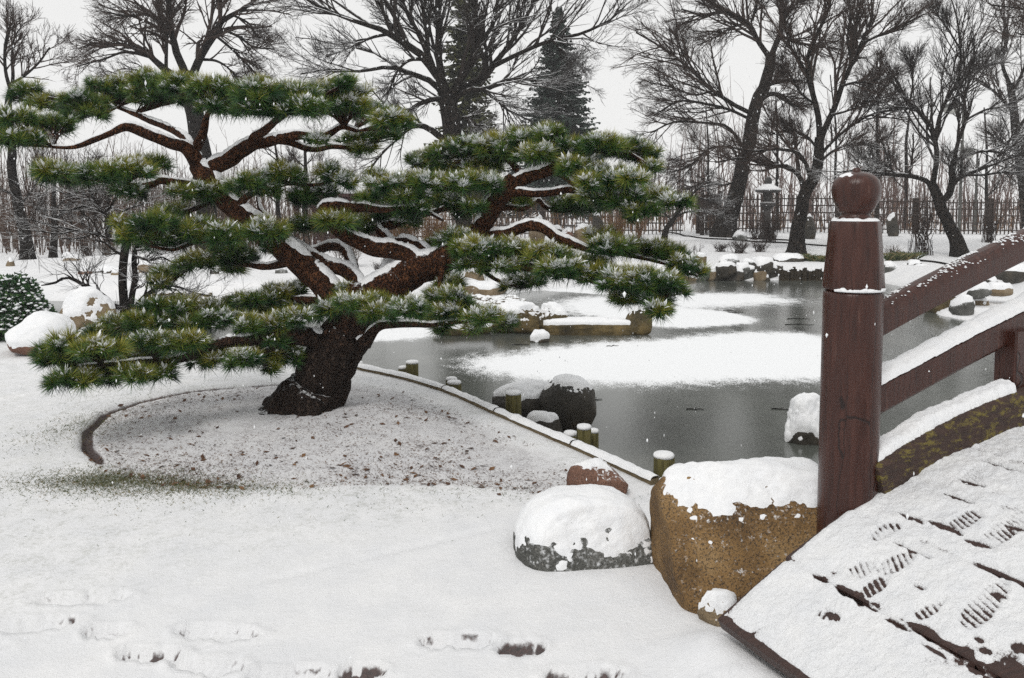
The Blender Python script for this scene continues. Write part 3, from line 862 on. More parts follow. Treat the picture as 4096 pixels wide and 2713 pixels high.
edge = empty('timber_edging', (*near_w[2], 0.0), 'long snow covered timber edging curving along the near pond bank', 'edging')
ew = np.array([list(p) + [0.0] for p in near_w[:10]])
cuts = [0, 2, 4, 6, 9]
for a, b_ in zip(cuts[:-1], cuts[1:]):
    seg = resample(ew[a:b_ + 1], 26)
    seg[:, 2] = [-0.008 for q in seg]
    seg[:, 2] = np.convolve(np.pad(seg[:, 2], 3, 'edge'), np.ones(7) / 7, 'valid')
    T = unit(np.gradient(seg, axis=0)); side = unit(np.cross(T, Z3))
    mb = MB()
    prof = [(-0.035, -0.5), (0.035, -0.5), (0.035, 0.03), (0.028, 0.038), (-0.028, 0.038), (-0.035, 0.03)]
    trim = slice(0, 26)
    Vb = np.array([[seg[i] + side[i] * s_ + Z3 * zz_ for (s_, zz_) in prof] for i in range(26)])
    Vb[0] -= -T[0] * 0.004; Vb[-1] -= T[-1] * 0.004
    idx = np.arange(26 * 6).reshape(26, 6)
    q = np.stack([idx[:-1], np.roll(idx, -1, 1)[:-1], np.roll(idx, -1, 1)[1:], idx[1:]], -1).reshape(-1, 4)
    bo = mesh_obj('board', Vb.reshape(-1, 3), [q, idx[0][None, ::-1], idx[-1][None]], M['wood_board'], edge, smooth=False)
    # snow lying along the board
    sp_ = resample(seg, 120); T = unit(np.gradient(sp_, axis=0)); side = unit(np.cross(T, Z3))
    nn = fbm(sp_ * 9, 3, 71)
    ang = np.linspace(-1, 1, 9)
    Vs = sp_[:, None, :] + side[:, None, :] * (ang[None, :, None] * (0.040 + 0.012 * nn[:, None, None])) + Z3 * (0.034 + 0.03 * (1 - ang[None, :, None] ** 4) * (0.75 + 0.4 * nn[:, None, None]))
    Vs[0] += T[0] * 0.01; Vs[-1] -= T[-1] * 0.01
    idx = np.arange(120 * 9).reshape(120, 9)
    q = np.stack([idx[:-1, :-1], idx[:-1, 1:], idx[1:, 1:], idx[1:, :-1]], -1).reshape(-1, 4)
    mesh_obj('snow', Vs.reshape(-1, 3), q, M['snow'], bo)

def log_post(label, u, vtop, wpx, Y, group='log posts along the near pond bank', slant=0.0, seed=0, snow=0.025, name='log_post', cat='post', mat='wood_green', sides=20):
    c = at(u, vtop, Y)
    r = wpx * Y / FPX / 2
    rr = np.random.default_rng(seed + int(u))
    root = empty(name, (c[0], Y, WZ), label, cat, group)
    rp = 1 + 0.05 * rr.normal(size=sides)
    zs = np.linspace(WZ - 0.3, c[2], 7)
    prof = [(r * 1.02, z) for z in zs[:-1]] + [(r, c[2] - 0.012), (r * 0.93, c[2])]
    Vp, Pp = lathe(prof, sides, (c[0], Y, 0))
    k = np.tile(rp, len(prof))
    Vp[:, 0] = c[0] + (Vp[:, 0] - c[0]) * k; Vp[:, 1] = Y + (Vp[:, 1] - Y) * k
    mesh_obj('log', Vp, Pp, M[mat], root)
    if snow:
        sn_ = [(r * 1.0, c[2] - 0.004), (r * 1.06, c[2] + snow * 0.35), (r * 0.95, c[2] + snow * 0.8), (r * 0.6, c[2] + snow), (r * 0.05, c[2] + snow * 1.05)]
        Vp, Pp = lathe(sn_, 16, (c[0], Y, 0))
        Vp[:, :2] += 0.05 * r * fbm(Vp * 40, 2, seed)[:, None]
        mesh_obj('snow_cap', Vp, Pp, M['snow'], root)
    return root
for k, (lb, u, vt, w, Y) in enumerate([
    ('thick log post by the right end of the timber edging next to the golden boulder', 2655, 1826, 82, 4.72),
    ('tallest log post of the group of three', 2336, 1712, 58, 5.48),
    ('short log post left of the tallest in the group of three', 2282, 1738, 56, 5.56),
    ('slim log post right of the tallest in the group of three', 2374, 1728, 40, 5.62),
    ('squat log post standing before the dark crested boulder', 2053, 1574, 62, 6.38),
    ('snow capped log post in front of its paired twin', 1817, 1533, 55, 7.05),
    ('log post behind its paired twin', 1806, 1519, 44, 7.22),
    ('tall log post with a short one at its left side', 1649, 1452, 50, 7.75),
    ('short log post left of the tall one farther along the bank', 1612, 1474, 36, 7.82),
    ('log post peeping out right of the leaning pine trunk', 1434, 1455, 34, 8.35)]):
    log_post(lb, u, vt, w, Y, seed=k)
# ------------------------------------------------------------------ the arched bridge
BA = math.radians(25)
BD = np.array([math.cos(BA), math.sin(BA), 0]); BN = np.array([-math.sin(BA), math.cos(BA), 0])   # along, and outward to the left
BS = np.array([0.72, 2.69, 0.0])
def deck_z(t): return 0.17 + 0.56 * t - 0.155 * t * t
def deck_sl(t): return 0.56 - 0.31 * t
def bpt(t, n, z): return BS + BD * t + BN * n + Z3 * z

m, nt, b = new_mat('brown_bridge_paint')
v = mapping(nt, (18, 18, 1.6))
f = noise_n(nt, 3.0, 5, 0.65, vec=v)
c = ramp(nt, f, [(0.25, (0.024, 0.0085, 0.006)), (0.5, (0.046, 0.0155, 0.0105)), (0.8, (0.075, 0.027, 0.018))])
scr = noise_n(nt, 22.0, 2, 0.5, vec=mapping(nt, (1.0, 1.0, 0.12)))
c = mixc(nt, mrange(nt, scr, 0.68, 0.72, 0, 0.35), c, (0.12, 0.06, 0.045))
nt.links.new(c, b.inputs['Base Color'])
nt.links.new(mrange(nt, f, 0.3, 0.8, 0.2, 0.4), b.inputs['Roughness'])
b.inputs['Specular IOR Level'].default_value = 0.36
# long drying cracks in the timber
cr_ = node(nt, 'ShaderNodeTexVoronoi'); cr_.feature = 'DISTANCE_TO_EDGE'; cr_.inputs['Scale'].default_value = 5.0
wv = node(nt, 'ShaderNodeMixRGB'); wv.inputs['Fac'].default_value = 0.05
nt.links.new(mapping(nt, (2.2, 2.2, 0.07)), wv.inputs['Color1'])
nw = node(nt, 'ShaderNodeTexNoise'); nw.inputs['Scale'].default_value = 7.0; nt.links.new(node(nt, 'ShaderNodeTexCoord').outputs['Object'], nw.inputs['Vector'])
nt.links.new(nw.outputs['Color'], wv.inputs['Color2']); nt.links.new(wv.outputs[0], cr_.inputs['Vector'])
ck_ = mrange(nt, cr_.outputs['Distance'], 0.0, 0.012)
nt.links.new(mixc(nt, ck_, (0.012, 0.005, 0.004), c), b.inputs['Base Color'])
bump(nt, b, mathn(nt, 'MULTIPLY_ADD', ck_, 0.8, noise_n(nt, 8.0, 5, 0.7, vec=v)), 0.35, 0.004)
M['paint'] = m
m, nt, b = new_mat('mossy_dark_beam')
f = noise_n(nt, 3.0, 5, 0.65, vec=mapping(nt, (4, 4, 22)))
c = ramp(nt, f, [(0.25, (0.018, 0.010, 0.008)), (0.6, (0.05, 0.026, 0.019)), (0.8, (0.075, 0.042, 0.03))])
mo = noise_n(nt, 16.0, 6, 0.75, vec=mapping(nt, (1, 1, 2.2)))
c = mixc(nt, mrange(nt, mo, 0.50, 0.62, 0, 0.8), c, (0.17, 0.135, 0.022))
nt.links.new(c, b.inputs['Base Color']); b.inputs['Roughness'].default_value = 0.8
bump(nt, b, mo, 0.6, 0.012)
M['beam'] = m
M['plank'] = m_plain('wet_deck_plank', [(0.3, (0.022, 0.012, 0.010)), (0.6, (0.048, 0.024, 0.019)), (0.8, (0.07, 0.04, 0.03))], 6, 0.5, 0.5, 0.004, vecscale=(3, 16, 3), spec=0.4)

bridge = empty('arched_bridge', tuple(BS), 'brown painted arched wooden bridge with snow on its deck and rails', 'bridge')
PW = 0.305
for j in range(12):
    t0, t1 = j * PW, (j + 1) * PW - 0.014
    tm = (t0 + t1) / 2
    sl = deck_sl(tm)
    ax = unit(BD + Z3 * sl); az = unit(np.cross(ax, -BN) * -1)
    if az[2] < 0: az = -az
    wobble = 0.006 * math.sin(j * 2.7)
    c0 = bpt(tm, -0.90 + wobble * 2, deck_z(tm) - 0.03)
    Vp, Pp = frame_box(c0, BN, ax, az, 1.80, (t1 - t0) * math.sqrt(1 + sl * sl), 0.05, 0.006)
    mesh_obj('plank', Vp, Pp, M['plank'], bridge, smooth=False)
# side beams under the deck
for n0 in (-0.07, -1.72):
    tt = np.linspace(0.42, 3.6, 30)
    mb = MB()
    for k in range(29):
        pass
    Vs = np.array([[bpt(t, n0 + s_, deck_z(t) - 0.058 + z_) for (s_, z_) in ((-0.05, -0.20), (0.05, -0.20), (0.05, 0.0), (-0.05, 0.0))] for t in tt])
    idx = np.arange(120).reshape(30, 4)
    q = np.stack([idx[:-1], np.roll(idx, -1, 1)[:-1], np.roll(idx, -1, 1)[1:], idx[1:]], -1).reshape(-1, 4)
    mesh_obj('side_beam', Vs.reshape(-1, 3), [q, idx[0][None, ::-1], idx[-1][None]], M['beam'], bridge, smooth=False)

def arc_bar(name, zf, n0, hw, h, t0, t1, mat, rnd=0.015, steps=40, top_round=False):
    """bar following the arch; zf(t) is the height of its top"""
    tt = np.linspace(t0, t1, steps)
    if top_round:
        a = np.linspace(math.pi, 0, 9)
        prof = [(-hw, -h), (hw, -h), (hw, -h * 0.4)] + [(math.cos(x) * hw, -h * 0.4 + math.sin(x) * h * 0.4) for x in a[::-1]] + [(-hw, -h * 0.4)]
    else:
        prof = [(-hw + rnd, -h), (hw - rnd, -h), (hw, -h + rnd), (hw, -rnd), (hw - rnd, 0), (-hw + rnd, 0), (-hw, -rnd), (-hw, -h + rnd)]
    # outline lies square to the slope
    V = []
    for t in tt:
        dz = (zf(t + 0.01) - zf(t - 0.01)) / 0.02
        up = unit(np.array([-dz * BD[0], -dz * BD[1], 1.0]))
        for (s_, z_) in prof:
            V.append(bpt(t, n0 + s_, zf(t)) + up * z_)
    K = len(prof)
    idx = np.arange(steps * K).reshape(steps, K)
    q = np.stack([idx[:-1], np.roll(idx, -1, 1)[:-1], np.roll(idx, -1, 1)[1:], idx[1:]], -1).reshape(-1, 4)
    o = mesh_obj(name, np.array(V), [q, idx[0][None, ::-1], idx[-1][None]], mat, bridge, smooth=False)
    md = o.modifiers.new('bevel', 'BEVEL'); md.width = 0.004; md.segments = 2; md.limit_method = 'ANGLE'
    return o

def arc_snow(parent, zf, n0, hw, th, t0, t1, seed, steps=220, cover=None):
    tt = np.linspace(t0, t1, steps)
    a = np.linspace(-1, 1, 15)
    P = np.array([bpt(t, n0, zf(t)) for t in tt])
    nz = fbm(P * 22, 4, seed); nl = fbm(P * 5, 3, seed + 1); nr = fbm(P * 30, 3, seed + 2)
    V = np.zeros((steps, 15, 3))
    for i, t in enumerate(tt):
        w = hw * (0.98 + 0.10 * nr[i])
        hgt = th * (0.85 + 0.28 * nl[i] + 0.34 * nz[i]) * (1 - np.abs(a) ** 5)
        if cover is not None:
            hgt = hgt * cover(t)
        V[i] = P[i] + BN * (a * w)[:, None] + Z3 * (hgt - 0.004 * (np.abs(a) > 0.99))[:, None]
    V = V.reshape(-1, 3)
    V += (0.16 * th * fbm(V * 110, 3, seed + 4))[:, None] * np.array([0.4, -0.5, 1.0])
    idx = np.arange(steps * 15).reshape(steps, 15)
    q = np.stack([idx[:-1, :-1], idx[:-1, 1:], idx[1:, 1:], idx[1:, :-1]], -1).reshape(-1, 4)
    return mesh_obj('snow', V, q, M['snow'], parent)

RN = 0.085
z_top = lambda t: 1.222 + 0.335 * (t - 0.83) - 0.03 * (t - 0.83) ** 2
z_mid = lambda t: 0.915 + 0.30 * (t - 0.83) - 0.02 * (t - 0.83) ** 2
z_curb = lambda t: deck_z(t) + 0.135 + 0.02 * (t - 0.75)
top = arc_bar('handrail', z_top, RN, 0.048, 0.115, 0.735, 3.4, M['paint'], top_round=True)
mid_r = arc_bar('middle_rail', z_mid, RN, 0.05, 0.125, 0.735, 3.4, M['paint'])
arc_snow(mid_r, z_mid, RN, 0.052, 0.038, 0.775, 3.39, 301)
curb = arc_bar('kerb_beam', z_curb, 0.012, 0.062, 0.155, 0.69, 3.5, M['beam'])
arc_snow(curb, lambda t: z_curb(t) + 0.001, 0.022, 0.050, 0.042, 0.70, 1.52, 311)
# crumbs of snow clinging to the rounded handrail
mb = MB(); cr = np.random.default_rng(9)
Vi, Fi = ico(1)
for k in range(1150):
    t = 0.82 + 1.25 * cr.uniform() ** 0.9
    s_ = np.clip(cr.normal(0.0, 0.022), -0.045, 0.045)
    if vn(np.array([[t * 9, s_ * 60, 0.0]]), 4)[0] < 0.42: continue
    z = z_top(t) - 0.046 + 0.046 * math.sqrt(max(0, 1 - (s_ / 0.048) ** 2))
    r_ = cr.uniform(0.0016, 0.0048)
    mb.add(Vi * r_ * np.array([1.5, 1.5, 0.8]) + bpt(t, RN + s_, z + 0.0006), Fi)
tag(mb.build('snow', M['snow'], top), kind='stuff')
# square baluster between kerb and middle rail
tb = 1.62
zb0, zb1 = z_curb(tb) + 0.0, z_mid(tb) - 0.10
Vp, Pp = frame_box(bpt(tb, 0.05, (zb0 + zb1) / 2), Z3, BD, BN, zb1 - zb0 + 0.04, 0.15, 0.10, 0.008)
o = mesh_obj('baluster', Vp, Pp, M['paint'], bridge, smooth=False)

# newel post with ball finial
PT, PN = 0.668, 0.07
pc = bpt(PT, PN, 0)
post = []
body = [(0.107, -0.02), (0.107, 0.2), (0.108, 0.7), (0.108, 1.24), (0.106, 1.262), (0.100, 1.268)]
Vp, Pp = lathe(body, 56, pc)
pb = mesh_obj('newel_post', Vp, Pp, M['paint'], bridge)
def oct_lathe(prof, sides, k, c):
    V, P = lathe(prof, sides, c)
    a = np.arctan2(V[:, 1] - c[1], V[:, 0] - c[0]) + 0.25
    s = np.pi / 4
    f = math.cos(s / 2) / np.cos((a % s) - s / 2)
    f = 1 + k * (f / f.mean() - 1)
    V[:, 0] = c[0] + (V[:, 0] - c[0]) * f; V[:, 1] = c[1] + (V[:, 1] - c[1]) * f
    return V, P
Vp, Pp = oct_lathe([(0.092, 1.262), (0.099, 1.275), (0.1075, 1.278), (0.1078, 1.284), (0.1005, 1.38), (0.093, 1.47), (0.0885, 1.528), (0.085, 1.533), (0.055, 1.535)], 64, 0.85, pc)
mesh_obj('tapered_neck', Vp, Pp, M['paint'], pb)
ball = [(0.040, 1.530), (0.056, 1.536), (0.060, 1.546), (0.053, 1.554), (0.050, 1.562), (0.060, 1.566), (0.062, 1.572), (0.071, 1.588), (0.082, 1.612), (0.0875, 1.640), (0.087, 1.662), (0.080, 1.685), (0.066, 1.701),
        (0.045, 1.712), (0.024, 1.717), (0.015, 1.719), (0.015, 1.727), (0.010, 1.732), (0.001, 1.733)]
Vp, Pp = lathe(ball, 56, pc)
mesh_obj('ball_finial', Vp, Pp, M['paint'], pb)
# snow on the ledge of the neck and on the ball
a = np.linspace(-2.6, 0.75, 120)
prof = [(0.094, 1.279), (0.1105, 1.2795), (0.112, 1.288), (0.106, 1.296), (0.094, 1.297)]
mb = MB()
nn = fbm(np.stack([np.cos(a) * 6, np.sin(a) * 6, a * 0], -1), 3, 8)
Vs = np.array([[pc + np.array([math.cos(x) * (r if k not in (1, 2) else r + 0.003 * nn[i]), math.sin(x) * (r if k not in (1, 2) else r + 0.003 * nn[i]), 1.271 + (z - 1.279) * (0.7 + 0.5 * nn[i])]) for k, (r, z) in enumerate(prof)] for i, x in enumerate(a)])
idx = np.arange(120 * 5).reshape(120, 5)
q = np.stack([idx[:-1, :-1], idx[1:, :-1], idx[1:, 1:], idx[:-1, 1:]], -1).reshape(-1, 4)
mesh_obj('snow', Vs.reshape(-1, 3), q, M['snow'], pb)
# thin cap on the left shoulder of the ball, and on the top of the neck
aa, bb = np.meshgrid(np.linspace(2.9, 4.3, 40), np.linspace(0, 1, 14), indexing='ij')
rr_ = np.interp(bb, [0, 1], [0.030, 0.074]); zz_ = np.interp(rr_, [0.022, 0.045, 0.066, 0.080], [1.714, 1.711, 1.701, 1.685])
edge_f = np.sin(np.pi * (aa - 2.9) / 1.4) * np.sin(np.pi * bb)
Vs = np.stack([pc[0] + np.cos(aa) * rr_, pc[1] + np.sin(aa) * rr_, zz_ - 0.002 + 0.006 * edge_f], -1).reshape(-1, 3)
Vs[:, 2] += 0.003 * fbm(Vs * 80, 2, 3)
idx = np.arange(40 * 14).reshape(40, 14)
q = np.stack([idx[:-1, :-1], idx[1:, :-1], idx[1:, 1:], idx[:-1, 1:]], -1).reshape(-1, 4)
mesh_obj('snow', Vs, q, M['snow'], pb)
a = np.linspace(0, 2 * np.pi, 70)
Vs = np.array([[pc + np.array([math.cos(x) * r, math.sin(x) * r, z]) for (r, z) in ((0.058, 1.535), (0.068, 1.543 + 0.003 * math.sin(9 * x)), (0.080, 1.541 + 0.003 * math.sin(5 * x)), (0.0855, 1.533))] for x in a])
idx = np.arange(70 * 4).reshape(70, 4)
q = np.stack([idx[:-1, :-1], idx[1:, :-1], idx[1:, 1:], idx[:-1, 1:]], -1).reshape(-1, 4)
mesh_obj('snow', Vs.reshape(-1, 3), q, M['snow'], pb)

# snow on the deck, worn through by boots
def on_deck(u, v):
    d = ray(u, v)
    lo_, hi_ = 1.0, 12.0
    f = lambda k: EYE + d[2] * k - deck_z(max(0.0, (np.array([d[0] * k, d[1] * k, 0]) - BS) @ BD))
    for _ in range(40):
        mid_ = (lo_ + hi_) / 2
        if f(mid_) > 0: lo_ = mid_
        else: hi_ = mid_
    p = np.array([d[0] * lo_, d[1] * lo_, 0]) - BS
    return p @ BD, -(p @ BN)
def ck(x, y): return on_deck(2600 + x * 1.131, 1700 + y * 1.131)
nt_, ns_ = 390, 240
tt = np.linspace(0.006, 1.95, nt_); ss = np.linspace(0.004, 1.12, ns_)
Tg, Sg = (q.ravel() for q in np.meshgrid(tt, ss, indexing='ij'))
pg = np.stack([Tg, Sg, 0 * Tg], -1)
hgt = 0.017 + 0.009 * fbm(pg * 6, 3, 81) + 0.006 * fbm(pg * 22, 3, 82)
# sag and breaks over the gaps between planks
gap = np.abs(((Tg + 0.007 + PW / 2) % PW) - PW / 2)
ga = np.exp(-(gap / 0.014) ** 2)
brk = 0.75 * sstep(0.48, 0.80, vn(pg * np.array([1.0, 4.5, 1]) + 3.3, 83) + 0.10)
hgt -= ga * (0.006 + 0.022 * brk)
hgt -= 0.007 * sstep(0.52, 0.80, 0.6 * vn(pg * np.array([7.0, 5.0, 1]) + 5, 91) + 0.45 * vn(pg * 26, 92)) * sstep(0.12, 0.02, gap)
TREAD = [(1175, 645, .28, .10, 12), (870, 490, .20, .10, 30), (740, 520, .16, .09, 30), (1080, 290, .24, .10, 20), (1150, 180, .24, .10, 20), (1240, 385, .26, .10, 20), (830, 380, .17, .09, 25), (1110, 340, .2, .09, 20),
         (985, 645, .16, .08, 20), (1270, 310, .2, .1, 20), (1250, 40, .3, .1, 15), (1290, 70, .25, .1, 15), (790, 575, .14, .08, 25), (670, 665, .16, .09, 60)]
BAREP = [(710, 605, .17, .06), (650, 680, .07, .04), (870, 708, .12, .045), (920, 332, .15, .045), (1035, 362, .17, .05), (1168, 430, .15, .055), (1240, 152, .24, .04), (925, 448, .17, .022), (1165, 762, .05, .03),
         (1150, 855, .06, .05), (1310, 790, .07, .06), (1185, 800, .04, .03), (600, 545, .09, .03), (1140, 210, .16, .03), (1090, 265, .16, .03), (1300, 370, .1, .03), (780, 650, .07, .02), (1000, 800, .09, .015), (1240, 610, .06, .03), (955, 580, .05, .02)]
for (x, y, L, W, a) in TREAD:
    t0, s0 = ck(x, y)
    dt, ds = Tg - t0, Sg - s0
    # boots point along the bridge, in places askew
    an = math.radians(a - 20)
    lt, ls = dt * math.cos(an) + ds * math.sin(an), -dt * math.sin(an) + ds * math.cos(an)
    r = np.hypot(lt / (L * 0.42), ls / (W * 0.42)) + 0.22 * fbm(pg * 20, 2, int(x))
    ins = sstep(1.05, 0.8, r)
    st = np.sin(2 * np.pi * (lt * 0.92 + ls * 0.4) / 0.0185 + 1.2 * fbm(pg * 12, 2, int(y)))
    patch = sstep(0.30, 0.62, vn(pg * 14 + x, 85))
    dp = 0.35 + 0.65 * ((x * 7 + y * 3) % 10) / 10.0          # some prints are old and half filled
    wear = sstep(0.25, 0.65, vn(pg * 9 + y, 86))
    ins = ins * (0.25 + 0.75 * wear) * (0.55 + 0.45 * dp)
    hgt = hgt * (1 - ins) + ins * (0.0058 + 0.0062 * st - 0.006 * patch)
for (x, y, L, W) in BAREP:
    t0, s0 = ck(x, y)
    dt, ds = Tg - t0, Sg - s0
    r = np.hypot(ds / (L * 0.38), dt / (W * 0.30)) + 0.55 * fbm(pg * 26, 3, int(x + y))
    hgt -= 0.034 * sstep(1.15, 0.75, r)
edge_d = np.minimum(np.minimum(Tg - 0.0, Sg - 0.0), 9)
hgt = np.where(edge_d < 0.03, hgt * (0.4 + 0.6 * edge_d / 0.03) - 0.004 * (edge_d < 0.008), hgt)
hgt = np.clip(hgt + 0.0035 * fbm(pg * 75, 3, 88), -0.012, 0.05)
Vd = BS + Tg[:, None] * BD - Sg[:, None] * BN + Z3 * (deck_z(Tg) - 0.005 + hgt)[:, None]
idx = np.arange(nt_ * ns_).reshape(nt_, ns_)
q = np.stack([idx[:-1, :-1], idx[:-1, 1:], idx[1:, 1:], idx[1:, :-1]], -1)[:, :, ::-1].reshape(-1, 4)
keep = hgt[q].max(1) > -0.004
m, nt, b = new_mat('trodden_deck_snow')
th_ = attr(nt, 'thick')
gn = noise_n(nt, 160.0, 4, 0.8)
f = mrange(nt, mathn(nt, 'MULTIPLY_ADD', mathn(nt, 'SUBTRACT', gn, 0.5), 0.022, th_), 0.0005, 0.0075)
c = mixc(nt, f, (0.05, 0.027, 0.022), ramp(nt, noise_n(nt, 9.0, 5, 0.7), [(0.3, (0.77, 0.785, 0.81)), (0.7, (0.86, 0.865, 0.87))]))
nt.links.new(c, b.inputs['Base Color']); b.inputs['Roughness'].default_value = 0.7; b.inputs['Specular IOR Level'].default_value = 0.2
bump(nt, b, mathn(nt, 'MULTIPLY_ADD', noise_n(nt, 40.0, 4, 0.75), 1.2, noise_n(nt, 150.0, 3, 0.75)), 0.9, 0.008)
o = mesh_obj('deck_snow', Vd, q[keep], m, bridge, attrs={'thick': hgt})
# ------------------------------------------------------------------ the garden pine
PY = float(onz(1235, 1632, 0.08)[1])          # depth of the foot of the trunk
m, nt, b = new_mat('pine_needles')
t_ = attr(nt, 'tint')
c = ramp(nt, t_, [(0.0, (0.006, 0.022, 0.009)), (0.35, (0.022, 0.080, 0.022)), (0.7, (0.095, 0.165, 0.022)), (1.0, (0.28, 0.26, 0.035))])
nt.links.new(c, b.inputs['Base Color'])
b.inputs['Roughness'].default_value = 0.5
b.inputs['Specular IOR Level'].default_value = 0.35
M['needles'] = m
m, nt, b = new_mat('snow_on_needles')
b.inputs['Base Color'].default_value = (0.84, 0.855, 0.87, 1)
b.inputs['Roughness'].default_value = 0.8
b.inputs['Specular IOR Level'].default_value = 0.1
M['needle_snow'] = m

pine = empty('garden_pine', (onz(1235, 1632, 0.06)[0], PY, 0.0), 'trained pine with twisting red limbs and flat snowy needle pads on the near bank', 'tree')

